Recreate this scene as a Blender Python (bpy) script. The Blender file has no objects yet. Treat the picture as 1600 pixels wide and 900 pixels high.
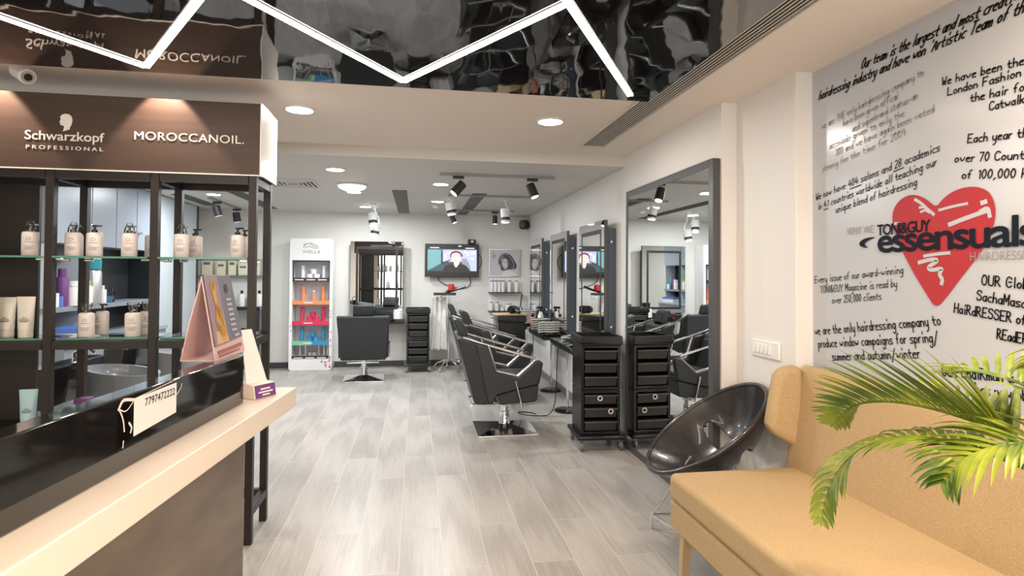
import bpy, bmesh, math, random
from mathutils import Vector, Matrix
R = math.radians
PI = math.pi
rnd = random.Random(7)
SC = bpy.context.scene
COL = SC.collection

# ------------------------------------------------------------------ camera
cam_d = bpy.data.cameras.new('camera')
cam = bpy.data.objects.new('camera', cam_d)
COL.objects.link(cam)
YAW, PITCH, ROLL = R(9.4), R(1.07), R(0.39)
_r = Vector((math.cos(YAW), -math.sin(YAW), 0))
_f = Vector((math.sin(YAW), math.cos(YAW), 0))
_u = Vector((0, 0, 1))
_f2 = _f * math.cos(PITCH) + _u * math.sin(PITCH)
_u2 = _u * math.cos(PITCH) - _f * math.sin(PITCH)
_r3 = _r * math.cos(ROLL) + _u2 * math.sin(ROLL)
_u3 = _u2 * math.cos(ROLL) - _r * math.sin(ROLL)
_m = Matrix((_r3, _u3, -_f2)).transposed().to_4x4()
_m.translation = Vector((0, 0, 1.4))
cam.matrix_world = _m
cam_d.sensor_width = 36.0
cam_d.lens = 36.0 * 900 / 1600
cam_d.shift_y = (413.1 - 450) / 1600
cam_d.clip_start = 0.02
SC.camera = cam

# ------------------------------------------------------------------ world, exposure, added front fill
SC.view_settings.view_transform = 'Standard'
SC.view_settings.look = 'None'
SC.view_settings.gamma = 1.0
SC.view_settings.use_curve_mapping = False
SC.view_settings.exposure = 0.74
P_FILL, P_DOWN_F, P_DOWN_B, P_LED, P_SPOT = 36, 8, 13.0, 19.0, 6
WARM, COOL = (1.0, 0.80, 0.60), (0.93, 0.98, 1.0)
SC.cycles.max_bounces = 10
SC.cycles.diffuse_bounces = 5
SC.cycles.glossy_bounces = 6
SC.cycles.transparent_max_bounces = 12
SC.cycles.caustics_reflective = False
SC.cycles.caustics_refractive = False
SC.cycles.sample_clamp_indirect = 6.0
SC.cycles.use_denoising = True
W = bpy.data.worlds.new('street_daylight')
SC.world = W
W.use_nodes = True
W.node_tree.nodes['Background'].inputs[0].default_value = (0.95, 0.93, 0.90, 1)
W.node_tree.nodes['Background'].inputs[1].default_value = 0.9


def area(name, loc, rot, sx, sy, power, col, parent=None, shape='RECTANGLE', spread=None):
    d = bpy.data.lights.new(name, 'AREA')
    d.shape = shape
    d.size = sx
    if shape in ('RECTANGLE', 'ELLIPSE'):
        d.size_y = sy
    d.energy = power
    d.color = col
    if spread:
        d.spread = spread
    o = bpy.data.objects.new(name, d)
    COL.objects.link(o)
    o.location = loc
    o.rotation_euler = rot
    if parent:
        o.parent = parent
    return o


area('shopfront_fill', (-0.6, -1.40, 1.2), (R(90), 0, 0), 4.6, 2.1, P_FILL, (1.0, 0.92, 0.84))  # added fill light, stands in for daylight from the unseen shop front


# ------------------------------------------------------------------ helpers
def tag(o, label, cat, group=None, kind=None):
    if label:
        o['label'] = label
    if cat:
        o['category'] = cat
    if group:
        o['group'] = group
    if kind:
        o['kind'] = kind
    return o


def thing(name, label, cat, loc=(0, 0, 0), rotz=0.0, group=None):
    o = bpy.data.objects.new(name, None)
    o.empty_display_size = 0.05
    COL.objects.link(o)
    o.location = loc
    o.rotation_euler = (0, 0, rotz)
    return tag(o, label, cat, group)


def dup(root, loc=None, rotz=None, label=None, group=None, scale=None):
    def cp(o, par):
        c = o.copy()
        COL.objects.link(c)
        if par is not None:
            c.parent = par
        for ch in list(o.children):
            cp(ch, c)
        return c
    c = cp(root, None)
    if loc is not None:
        c.location = loc
    if rotz is not None:
        c.rotation_euler = (0, 0, rotz)
    if label:
        c['label'] = label
    if group:
        c['group'] = group
    if scale is not None:
        c.scale = scale
    return c


class MB:
    def __init__(s):
        s.v = []
        s.f = []
        s.mi = []

    def add(s, vs, fs, m=0, M=None):
        b = len(s.v)
        for p in vs:
            p = Vector(p)
            s.v.append(M @ p if M is not None else p)
        for f in fs:
            s.f.append([b + i for i in f])
            s.mi.append(m)
        return s

    def box(s, c, d, m=0, rz=0.0, M=None):
        x, y, z = d[0] / 2, d[1] / 2, d[2] / 2
        vs = [(-x, -y, -z), (x, -y, -z), (x, y, -z), (-x, y, -z), (-x, -y, z), (x, -y, z), (x, y, z), (-x, y, z)]
        T = Matrix.Translation(c) @ Matrix.Rotation(rz, 4, 'Z')
        if M is not None:
            T = M @ T
        return s.add(vs, [(0, 3, 2, 1), (4, 5, 6, 7), (0, 1, 5, 4), (1, 2, 6, 5), (2, 3, 7, 6), (3, 0, 4, 7)], m, T)

    def bb(s, x0, x1, y0, y1, z0, z1, m=0):
        return s.box(((x0 + x1) / 2, (y0 + y1) / 2, (z0 + z1) / 2), (abs(x1 - x0), abs(y1 - y0), abs(z1 - z0)), m)

    def cyl(s, p0, p1, r0, r1=None, n=16, m=0, cap=True):
        r1 = r0 if r1 is None else r1
        p0, p1 = Vector(p0), Vector(p1)
        a = (p1 - p0).normalized()
        q = a.to_track_quat('Z', 'Y').to_matrix()
        vs, fs = [], []
        for p, r in ((p0, r0), (p1, r1)):
            for i in range(n):
                t = 2 * PI * i / n
                vs.append(p + q @ Vector((r * math.cos(t), r * math.sin(t), 0)))
        for i in range(n):
            j = (i + 1) % n
            fs.append((i, j, n + j, n + i))
        if cap:
            fs.append(tuple(reversed(range(n))))
            fs.append(tuple(range(n, 2 * n)))
        return s.add(vs, fs, m)

    def tube(s, pts, r, n=8, m=0, closed=False, taper=None):
        pts = [Vector(p) for p in pts]
        k = len(pts)
        vs, fs = [], []
        up = None
        for i, p in enumerate(pts):
            if closed:
                d = (pts[(i + 1) % k] - pts[i - 1]).normalized()
            else:
                d = (pts[min(i + 1, k - 1)] - pts[max(i - 1, 0)]).normalized()
            if up is None:
                up = Vector((0, 0, 1)) if abs(d.z) < 0.9 else Vector((1, 0, 0))
            x = d.cross(up).normalized()
            up = x.cross(d).normalized()
            rr = r if taper is None else r * (1 + (taper - 1) * i / (k - 1))
            for j in range(n):
                t = 2 * PI * j / n
                vs.append(p + x * (rr * math.cos(t)) + up * (rr * math.sin(t)))
        for i in range(k if closed else k - 1):
            a, b = i * n, ((i + 1) % k) * n
            for j in range(n):
                q = (j + 1) % n
                fs.append((a + j, a + q, b + q, b + j))
        if not closed:
            fs.append(tuple(reversed(range(n))))
            fs.append(tuple(range((k - 1) * n, k * n)))
        return s.add(vs, fs, m)

    def lathe(s, prof, c=(0, 0, 0), n=20, m=0, sx=1.0, sy=1.0):
        vs, fs = [], []
        for r, z in prof:
            for i in range(n):
                t = 2 * PI * i / n
                vs.append((c[0] + sx * r * math.cos(t), c[1] + sy * r * math.sin(t), c[2] + z))
        for k in range(len(prof) - 1):
            for i in range(n):
                j = (i + 1) % n
                fs.append((k * n + i, k * n + j, (k + 1) * n + j, (k + 1) * n + i))
        if prof[0][0] > 1e-5:
            fs.append(tuple(reversed(range(n))))
        if prof[-1][0] > 1e-5:
            fs.append(tuple(range((len(prof) - 1) * n, len(prof) * n)))
        return s.add(vs, fs, m)

    def prism(s, poly, axis, a, b, m=0, fn=None):
        """poly: 2D points; axis 'y': (x,z) extruded along y from a to b; 'x': (y,z); 'z': (x,y)"""
        def P(u, w, t):
            return {'y': (u, t, w), 'x': (t, u, w), 'z': (u, w, t)}[axis]
        n = len(poly)
        vs = [P(u, w, a) for u, w in poly] + [P(u, w, b) for u, w in poly]
        if fn:
            vs = [fn(*p) for p in vs]
        fs = [tuple(range(n)), tuple(reversed(range(n, 2 * n)))]
        for i in range(n):
            j = (i + 1) % n
            fs.append((j, i, n + i, n + j))
        return s.add(vs, fs, m)

    def poly(s, pts, m=0):
        return s.add(pts, [tuple(range(len(pts)))], m)

    def grid(s, fn, nu, nv, m=0, keep=None):
        vs = [fn(i / nu, j / nv) for i in range(nu + 1) for j in range(nv + 1)]
        fs = []
        for i in range(nu):
            for j in range(nv):
                if keep and not keep((i + .5) / nu, (j + .5) / nv):
                    continue
                a = i * (nv + 1) + j
                fs.append((a, a + nv + 1, a + nv + 2, a + 1))
        return s.add(vs, fs, m)

    def build(s, name, mats, parent=None, bevel=0.0, seg=2, angle=35, smooth=True, fix=True):
        me = bpy.data.meshes.new(name)
        me.from_pydata([tuple(p) for p in s.v], [], s.f)
        if not isinstance(mats, (list, tuple)):
            mats = [mats]
        for mm in mats:
            me.materials.append(mm)
        for p, i in zip(me.polygons, s.mi):
            p.material_index = i
        if fix:
            bm = bmesh.new()
            bm.from_mesh(me)
            bmesh.ops.remove_doubles(bm, verts=bm.verts, dist=1e-6)
            bmesh.ops.recalc_face_normals(bm, faces=bm.faces)
            bm.to_mesh(me)
            bm.free()
        if smooth:
            me.polygons.foreach_set('use_smooth', [True] * len(me.polygons))
            me.set_sharp_from_angle(angle=R(angle))
        me.update()
        o = bpy.data.objects.new(name, me)
        COL.objects.link(o)
        if parent is not None:
            o.parent = parent
        if bevel > 0:
            b = o.modifiers.new('bevel', 'BEVEL')
            b.width = bevel
            b.segments = seg
            b.limit_method = 'ANGLE'
            b.angle_limit = R(40)
        return o


def single(mb, name, mats, label, cat, group=None, **k):
    return tag(mb.build(name, mats, **k), label, cat, group)


def struct(mb, name, mats, **k):
    return tag(mb.build(name, mats, **k), None, None, None, 'structure')


def rrect(x0, x1, y0, y1, r, n=5):
    pts = []
    for cx, cy, a0 in ((x1 - r, y1 - r, 0), (x0 + r, y1 - r, 90), (x0 + r, y0 + r, 180), (x1 - r, y0 + r, 270)):
        for i in range(n + 1):
            t = R(a0 + 90 * i / n)
            pts.append((cx + r * math.cos(t), cy + r * math.sin(t)))
    return pts


# ------------------------------------------------------------------ materials
def mat(name, col, rough=0.5, metal=0.0, spec=0.5, coat=0.0, emit=None, estr=0.0, noise=None, bump=None, ior=None):
    m = bpy.data.materials.new(name)
    m.use_nodes = True
    nt = m.node_tree
    b = nt.nodes['Principled BSDF']
    b.inputs['Base Color'].default_value = (*col, 1)
    b.inputs['Roughness'].default_value = rough
    b.inputs['Metallic'].default_value = metal
    b.inputs['Specular IOR Level'].default_value = spec
    b.inputs['Coat Weight'].default_value = coat
    b.inputs['Coat Roughness'].default_value = 0.05
    if ior:
        b.inputs['IOR'].default_value = ior
    if emit:
        b.inputs['Emission Color'].default_value = (*emit, 1)
        b.inputs['Emission Strength'].default_value = estr
    tc = None
    if noise or bump:
        tc = nt.nodes.new('ShaderNodeTexCoord')
    if noise:  # (scale, amount, stretch)
        sc, amt, st = noise
        mp = nt.nodes.new('ShaderNodeMapping')
        mp.inputs['Scale'].default_value = st
        nz = nt.nodes.new('ShaderNodeTexNoise')
        nz.inputs['Scale'].default_value = sc
        nz.inputs['Detail'].default_value = 4
        rp = nt.nodes.new('ShaderNodeMapRange')
        rp.inputs['From Min'].default_value = 0.3
        rp.inputs['From Max'].default_value = 0.7
        rp.inputs['To Min'].default_value = 1 - amt
        rp.inputs['To Max'].default_value = 1 + amt
        mx = nt.nodes.new('ShaderNodeVectorMath')
        mx.operation = 'SCALE'
        mx.inputs[0].default_value = col
        nt.links.new(tc.outputs['Object'], mp.inputs['Vector'])
        nt.links.new(mp.outputs[0], nz.inputs['Vector'])
        nt.links.new(nz.outputs['Fac'], rp.inputs['Value'])
        nt.links.new(rp.outputs[0], mx.inputs['Scale'])
        nt.links.new(mx.outputs[0], b.inputs['Base Color'])
    if bump:  # (scale, strength, distance, stretch)
        sc, stg, dist, st = bump
        mp = nt.nodes.new('ShaderNodeMapping')
        mp.inputs['Scale'].default_value = st
        nz = nt.nodes.new('ShaderNodeTexNoise')
        nz.inputs['Scale'].default_value = sc
        nz.inputs['Detail'].default_value = 2
        bp = nt.nodes.new('ShaderNodeBump')
        bp.inputs['Strength'].default_value = stg
        bp.inputs['Distance'].default_value = dist
        nt.links.new(tc.outputs['Object'], mp.inputs['Vector'])
        nt.links.new(mp.outputs[0], nz.inputs['Vector'])
        nt.links.new(nz.outputs['Fac'], bp.inputs['Height'])
        nt.links.new(bp.outputs[0], b.inputs['Normal'])
    return m


def clear_mat(name, tint, ior=1.45, refl=0.06, rough=0.02):
    m = bpy.data.materials.new(name)
    m.use_nodes = True
    nt = m.node_tree
    nt.nodes.remove(nt.nodes['Principled BSDF'])
    out = nt.nodes['Material Output']
    t = nt.nodes.new('ShaderNodeBsdfTransparent')
    t.inputs[0].default_value = (*tint, 1)
    g = nt.nodes.new('ShaderNodeBsdfGlossy')
    g.inputs['Roughness'].default_value = rough
    fr = nt.nodes.new('ShaderNodeFresnel')
    fr.inputs['IOR'].default_value = ior
    mx = nt.nodes.new('ShaderNodeMixShader')
    nt.links.new(fr.outputs[0], mx.inputs[0])
    nt.links.new(t.outputs[0], mx.inputs[1])
    nt.links.new(g.outputs[0], mx.inputs[2])
    nt.links.new(mx.outputs[0], out.inputs[0])
    return m


M = {}
ONE = (1, 1, 1)
M['wall'] = mat('wall_paint', (0.745, 0.725, 0.685), 0.55, noise=(1.2, 0.02, ONE))
M['wall_r'] = mat('wall_paint_warm', (0.80, 0.775, 0.75), 0.5)
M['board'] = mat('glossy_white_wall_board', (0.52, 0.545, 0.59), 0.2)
M['ceil'] = mat('ceiling_paint', (0.80, 0.715, 0.635), 0.6)
M['ceil_b'] = mat('rear_ceiling_paint', (0.64, 0.62, 0.585), 0.5)
M['stretch'] = mat('black_stretch_ceiling', (0.006, 0.005, 0.005), 0.025, spec=0.8, ior=1.75, bump=(2.2, 0.22, 0.02, (1.8, 0.8, 1)))
M['base'] = mat('dark_skirting', (0.055, 0.052, 0.05), 0.35)
M['base_w'] = mat('grey_brown_skirting', (0.20, 0.17, 0.15), 0.4)
M['black'] = mat('black_plastic', (0.010, 0.010, 0.011), 0.26, spec=0.4)
M['blackm'] = mat('black_satin', (0.02, 0.02, 0.022), 0.45)
M['leather'] = mat('black_leatherette', (0.027, 0.030, 0.032), 0.42, spec=0.42, bump=(160, 0.12, 0.002, ONE))
M['gloss'] = mat('black_gloss_laminate', (0.010, 0.009, 0.009), 0.06, coat=0.6, bump=(3.0, 0.05, 0.01, ONE))
M['drawer'] = mat('dark_grey_tray', (0.034, 0.033, 0.032), 0.35)
M['lip'] = mat('grey_tray_lip', (0.075, 0.073, 0.070), 0.3)
M['tyre'] = mat('grey_tyre', (0.16, 0.15, 0.145), 0.5)
M['chrome'] = mat('chrome', (0.82, 0.82, 0.82), 0.09, 1.0)
M['steel'] = mat('brushed_steel', (0.60, 0.58, 0.56), 0.28, 1.0)
M['mirror'] = mat('mirror_glass', (0.86, 0.88, 0.865), 0.004, 1.0)
M['frame'] = mat('grey_blue_laminate', (0.066, 0.088, 0.112), 0.38)
M['mframe'] = mat('dark_grey_frame', (0.075, 0.075, 0.08), 0.35)
M['wenge'] = mat('dark_brown_steel', (0.026, 0.020, 0.017), 0.42, spec=0.35, noise=(4, 0.15, (1, 1, .2)))
M['sign'] = mat('brown_sign_laminate', (0.082, 0.054, 0.042), 0.45, spec=0.3, noise=(2.5, 0.14, (.4, 1, 9)))
M['steelb'] = mat('pale_satin_metal', (0.74, 0.72, 0.69), 0.3, 0.5)
M['white'] = mat('white_gloss', (0.83, 0.82, 0.81), 0.25)
M['whitem'] = mat('white_matt', (0.82, 0.80, 0.78), 0.55)
M['letter'] = mat('ivory_sign_letter', (0.90, 0.84, 0.76), 0.4)
M['bottle'] = mat('pearl_pink_bottle', (0.85, 0.765, 0.73), 0.3)
M['tube'] = mat('pearl_cream_tube', (0.79, 0.73, 0.64), 0.3)
M['tubeb'] = mat('pale_blue_tube', (0.45, 0.66, 0.72), 0.3)
M['pump'] = mat('smoky_pump', (0.13, 0.115, 0.105), 0.2, 0.6)
M['print'] = mat('grey_print', (0.17, 0.13, 0.12), 0.5)
M['clear'] = clear_mat('clear_plastic', (0.96, 0.96, 0.96), 1.28)
M['glass'] = clear_mat('shelf_glass', (0.88, 0.95, 0.92), 1.45)
M['pane'] = clear_mat('window_glass', (0.96, 0.98, 0.98), 1.45)
M['gedge'] = mat('green_glass_edge', (0.10, 0.30, 0.22), 0.12)
M['fabric'] = mat('mustard_fabric', (0.465, 0.335, 0.185), 0.9, spec=0.2, noise=(240, 0.16, ONE), bump=(240, 0.6, 0.003, ONE))
M['wood'] = mat('pale_wood', (0.52, 0.37, 0.20), 0.45, noise=(8, 0.12, (1, 1, .15)))
M['ivory'] = mat('ivory_counter_laminate', (0.84, 0.735, 0.63), 0.35)
M['marble'] = mat('brown_marble_laminate', (0.128, 0.098, 0.074), 0.22, noise=(2.2, 0.38, (1, .8, 2.6)))
M['shell'] = mat('bronze_black_shell', (0.050, 0.046, 0.047), 0.27, 0.6, coat=0.4)
M['cab'] = mat('blue_grey_cabinet', (0.37, 0.41, 0.47), 0.32)
M['cabl'] = mat('pale_blue_panel', (0.60, 0.66, 0.70), 0.35)
M['cabd'] = mat('charcoal_niche', (0.022, 0.024, 0.028), 0.4)
M['cabm'] = mat('mid_grey_shelf', (0.27, 0.285, 0.31), 0.4)
M['basin'] = mat('grey_ceramic', (0.27, 0.29, 0.31), 0.18)
M['vent'] = mat('vent_slats', (0.70, 0.64, 0.575), 0.45)
M['ventd'] = mat('vent_dark', (0.018, 0.013, 0.010), 0.8)
M['grille'] = mat('grey_grille', (0.15, 0.145, 0.135), 0.6)
M['track'] = mat('track_rail', (0.33, 0.31, 0.28), 0.5)
M['red'] = mat('red_plastic', (0.55, 0.03, 0.02), 0.3)
M['heart'] = mat('heart_red_vinyl', (0.43, 0.035, 0.045), 0.5, spec=0.25)
M['ink'] = mat('black_vinyl', (0.010, 0.009, 0.010), 0.6, spec=0.15)
M['inkg'] = mat('grey_vinyl', (0.30, 0.27, 0.265), 0.45)
M['navy'] = mat('navy_vinyl', (0.009, 0.012, 0.022), 0.6, spec=0.15)
M['cloth'] = mat('white_towelling', (0.80, 0.77, 0.73), 0.9, bump=(70, 0.3, 0.004, ONE))
M['led'] = mat('led_diffuser', (0.9, 0.85, 0.8), 0.5, emit=(1.0, 0.89, 0.76), estr=P_LED)
M['lamp'] = mat('downlight_diffuser', (0.9, 0.9, 0.9), 0.5, emit=(1.0, 0.98, 0.95), estr=14)
M['bowl'] = mat('frosted_bowl', (0.9, 0.9, 0.85), 0.4, emit=(1.0, 0.97, 0.90), estr=1.5)
M['amber'] = mat('orange_pack', (0.82, 0.27, 0.10), 0.35)
M['pink'] = mat('crimson_pack', (0.70, 0.03, 0.09), 0.35)
M['blue'] = mat('azure_pack', (0.04, 0.27, 0.48), 0.35)
M['green'] = mat('mint_strip', (0.22, 0.52, 0.30), 0.4)
M['silver'] = mat('silver_pack', (0.55, 0.54, 0.55), 0.25, 0.6)
M['brownlip'] = mat('dark_brown_lip', (0.035, 0.026, 0.022), 0.4)
M['lilac'] = mat('lilac_grey_lining', (0.60, 0.585, 0.62), 0.45)
M['purple'] = mat('purple_label', (0.16, 0.045, 0.20), 0.4)
M['teal'] = mat('teal_plastic', (0.03, 0.30, 0.36), 0.35)
M['lime'] = mat('lime_cap', (0.42, 0.62, 0.06), 0.4)
M['bluebox'] = mat('blue_carton', (0.10, 0.19, 0.55), 0.45)
M['card'] = mat('pink_card', (0.66, 0.46, 0.44), 0.5)
M['leaf'] = None


def leaf_mat():
    m = bpy.data.materials.new('palm_leaf')
    m.use_nodes = True
    nt = m.node_tree
    b = nt.nodes['Principled BSDF']
    tc = nt.nodes.new('ShaderNodeTexCoord')
    nz = nt.nodes.new('ShaderNodeTexNoise')
    nz.inputs['Scale'].default_value = 14
    nz.inputs['Detail'].default_value = 3
    cr = nt.nodes.new('ShaderNodeValToRGB')
    cr.color_ramp.elements[0].position = 0.32
    cr.color_ramp.elements[0].color = (0.06, 0.135, 0.012, 1)
    cr.color_ramp.elements[1].position = 0.68
    cr.color_ramp.elements[1].color = (0.30, 0.345, 0.04, 1)
    nt.links.new(tc.outputs['Object'], nz.inputs['Vector'])
    nt.links.new(nz.outputs['Fac'], cr.inputs[0])
    nt.links.new(cr.outputs[0], b.inputs['Base Color'])
    b.inputs['Roughness'].default_value = 0.35
    tr = nt.nodes.new('ShaderNodeBsdfTranslucent')
    nt.links.new(cr.outputs[0], tr.inputs[0])
    mx = nt.nodes.new('ShaderNodeMixShader')
    mx.inputs[0].default_value = 0.3
    nt.links.new(b.outputs[0], mx.inputs[1])
    nt.links.new(tr.outputs[0], mx.inputs[2])
    nt.links.new(mx.outputs[0], nt.nodes['Material Output'].inputs[0])
    return m


def floor_mat():
    m = bpy.data.materials.new('oak_plank_floor')
    m.use_nodes = True
    nt = m.node_tree
    N, Lk = nt.nodes.new, nt.links.new
    b = nt.nodes['Principled BSDF']
    tc = N('ShaderNodeTexCoord')
    mp = N('ShaderNodeMapping')
    mp.inputs['Rotation'].default_value = (0, 0, R(90))
    mp.inputs['Location'].default_value = (0.22, 0.071, 0)
    Lk(tc.outputs['Object'], mp.inputs['Vector'])
    br = N('ShaderNodeTexBrick')
    br.offset = 0.36
    br.inputs['Scale'].default_value = 1.0
    br.inputs['Mortar Size'].default_value = 0.0022
    br.inputs['Mortar Smooth'].default_value = 0.3
    br.inputs['Brick Width'].default_value = 1.28
    br.inputs['Row Height'].default_value = 0.214
    br.inputs['Color1'].default_value = (0.0, 0.0, 0.0, 1)
    br.inputs['Color2'].default_value = (1.0, 1.0, 1.0, 1)
    br.inputs['Mortar'].default_value = (0.5, 0.5, 0.5, 1)
    Lk(mp.outputs[0], br.inputs['Vector'])
    # grain: stretched along the plank
    mg = N('ShaderNodeMapping')
    mg.inputs['Scale'].default_value = (1.0, 0.05, 1)
    addv = N('ShaderNodeVectorMath')
    addv.operation = 'MULTIPLY_ADD'
    addv.inputs[1].default_value = (9.0, 5.0, 0)
    Lk(br.outputs['Color'], addv.inputs[0])
    Lk(tc.outputs['Object'], mg.inputs['Vector'])
    Lk(mg.outputs[0], addv.inputs[2])
    n1 = N('ShaderNodeTexNoise')
    n1.inputs['Scale'].default_value = 75
    n1.inputs['Detail'].default_value = 6
    n1.inputs['Roughness'].default_value = 0.65
    n1.inputs['Distortion'].default_value = 0.8
    Lk(addv.outputs[0], n1.inputs['Vector'])
    n2 = N('ShaderNodeTexWave')
    n2.wave_type = 'RINGS'
    n2.inputs['Scale'].default_value = 6
    n2.inputs['Distortion'].default_value = 6
    n2.inputs['Detail'].default_value = 2
    Lk(addv.outputs[0], n2.inputs['Vector'])
    mx0 = N('ShaderNodeMix')
    mx0.data_type = 'FLOAT'
    mx0.inputs[0].default_value = 0.22
    Lk(n1.outputs['Fac'], mx0.inputs[2])
    Lk(n2.outputs['Fac'], mx0.inputs[3])
    cr = N('ShaderNodeValToRGB')
    cr.color_ramp.elements[0].position = 0.33
    cr.color_ramp.elements[0].color = (0.345, 0.313, 0.288, 1)
    cr.color_ramp.elements[1].position = 0.62
    cr.color_ramp.elements[1].color = (0.455, 0.42, 0.39, 1)
    Lk(mx0.outputs[0], cr.inputs[0])
    # per plank tone
    mr = N('ShaderNodeMapRange')
    mr.inputs['To Min'].default_value = 0.92
    mr.inputs['To Max'].default_value = 1.07
    Lk(br.outputs['Color'], mr.inputs['Value'])
    sc = N('ShaderNodeVectorMath')
    sc.operation = 'SCALE'
    Lk(cr.outputs[0], sc.inputs[0])
    Lk(mr.outputs[0], sc.inputs['Scale'])
    mx = N('ShaderNodeMix')
    mx.data_type = 'RGBA'
    mx.inputs[7].default_value = (0.56, 0.53, 0.50, 1)
    Lk(br.outputs['Fac'], mx.inputs[0])
    Lk(sc.outputs[0], mx.inputs[6])
    Lk(mx.outputs[2], b.inputs['Base Color'])
    b.inputs['Roughness'].default_value = 0.33
    b.inputs['Specular IOR Level'].default_value = 0.55
    bp = N('ShaderNodeBump')
    bp.inputs['Strength'].default_value = 0.25
    bp.inputs['Distance'].default_value = 0.002
    bp.invert = True
    Lk(br.outputs['Fac'], bp.inputs['Height'])
    Lk(bp.outputs[0], b.inputs['Normal'])
    return m


M['leaf'] = leaf_mat()
M['floor'] = floor_mat()

# ------------------------------------------------------------------ lettering
GL = {
    'a': '3616050413233435 3633', 'b': '0903 0516263534231304', 'c': '361605041333', 'd': '3526160504132334 3933',
    'e': '053536060333', 'f': '39291813 0626', 'g': '3526160504132334 3631201001', 'h': '0903 0516263533',
    'i': '1613 1918', 'j': '26211000 2827', 'k': '0903 3605 1533', 'l': '1913', 'm': '0603 05162523 25364543',
    'n': '0603 0516263533', 'o': '16050413233435261605', 'p': '0600 0516263534231304', 'q': '3526160504132334 3630',
    'r': '0603 051626', 's': '360605343303', 't': '18142333 0636', 'u': '0604132334 3633', 'v': '062346',
    'w': '0613253346', 'x': '0633 3603', 'y': '0604132334 36312010', 'z': '06360333',
    'A': '032943 1535', 'B': '0309 092938372606 2635342303', 'C': '48391907051333 3344', 'D': '0309 092947452303',
    'E': '4909 0903 0343 0636', 'F': '4909 0903 0636', 'G': '4839190705133344 4626', 'H': '0903 4943 0646',
    'I': '1913', 'J': '39342313', 'K': '0903 4905 1643', 'L': '0903 0343', 'M': '0309 0925 2549 4943', 'N': '0309 0943 4349',
    'O': '2919070513334547392919', 'P': '0309 092938372606', 'R': '0309 092938372606 1643', 'S': '48391908073645443313 1304',
    'T': '0949 2923', 'U': '090413334449', 'V': '092349', 'W': '0913 1326 2633 3349', 'Y': '0926 4926 2623',
    '0': '19070513233537291907', '1': '182923', '2': '081929383703 0333', '3': '0819293837263534231304', '4': '2905 0545 3733',
    '5': '3909 0906 0626353423130404', '7': '0939 3913', '8': '2919080735342313040537382919', '9': '36160708192938363633',
    '&': '43070819292805041323 2346', "'": '1918', ',': '1302', '.': '1312', '-': '0535', '/': '0149', ':': '1615 1312',
}


def chaikin(p, k=2):
    for _ in range(k):
        if len(p) < 3:
            return p
        q = [p[0]]
        for a, b in zip(p[:-1], p[1:]):
            q.append((a[0] * .75 + b[0] * .25, a[1] * .75 + b[1] * .25))
            q.append((a[0] * .25 + b[0] * .75, a[1] * .25 + b[1] * .75))
        q.append(p[-1])
        p = q
    return p


def glyph_strokes(txt):
    out, x = [], 0.0
    for ch in txt:
        if ch == ' ':
            x += 3.2
            continue
        g = GL.get(ch)
        if not g:
            continue
        w = 0
        for st in g.split():
            pts = [(int(st[i]), int(st[i + 1]) - 3) for i in range(0, len(st), 2)]
            w = max(w, max(p[0] for p in pts))
            out.append([(x + px, py) for px, py in chaikin(pts)])
        x += w + (1.5 if w > 1 else 1.9)
    return out, x - 1.5


def ribbon(mb, pts, w, to3, m=0):
    """flat stroke of width w along 2D points, mapped to 3D"""
    n = len(pts)
    Lft, Rgt = [], []
    for i in range(n):
        a, b = pts[max(i - 1, 0)], pts[min(i + 1, n - 1)]
        d = Vector((b[0] - a[0], b[1] - a[1]))
        if d.length < 1e-9:
            d = Vector((1, 0))
        d.normalize()
        e = 0.0
        if i == 0:
            e = -w * .45
        elif i == n - 1:
            e = w * .45
        nx, ny = -d.y * w / 2, d.x * w / 2
        px, py = pts[i][0] + d.x * e, pts[i][1] + d.y * e
        Lft.append(to3(px + nx, py + ny))
        Rgt.append(to3(px - nx, py - ny))
    mb.add(Lft + Rgt, [(i, i + 1, n + i + 1, n + i) for i in range(n - 1)], m)


def stroke_line(mb, txt, s0, z0, s1, z1, cap, w, to3, shear=0.0, m=0):
    """stroke text whose baseline runs from (s0,z0) to (s1,z1); cap = height of a capital"""
    st, adv = glyph_strokes(txt)
    L = math.hypot(s1 - s0, z1 - z0)
    ux, uz = (s1 - s0) / L, (z1 - z0) / L
    kx, ky = L / adv, cap / 6.0
    for pts in st:
        q = []
        for x, y in pts:
            lx, ly = x * kx + shear * y * ky, y * ky
            q.append((s0 + lx * ux - ly * uz, z0 + lx * uz + ly * ux))
        ribbon(mb, q, w, to3, m)


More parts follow.
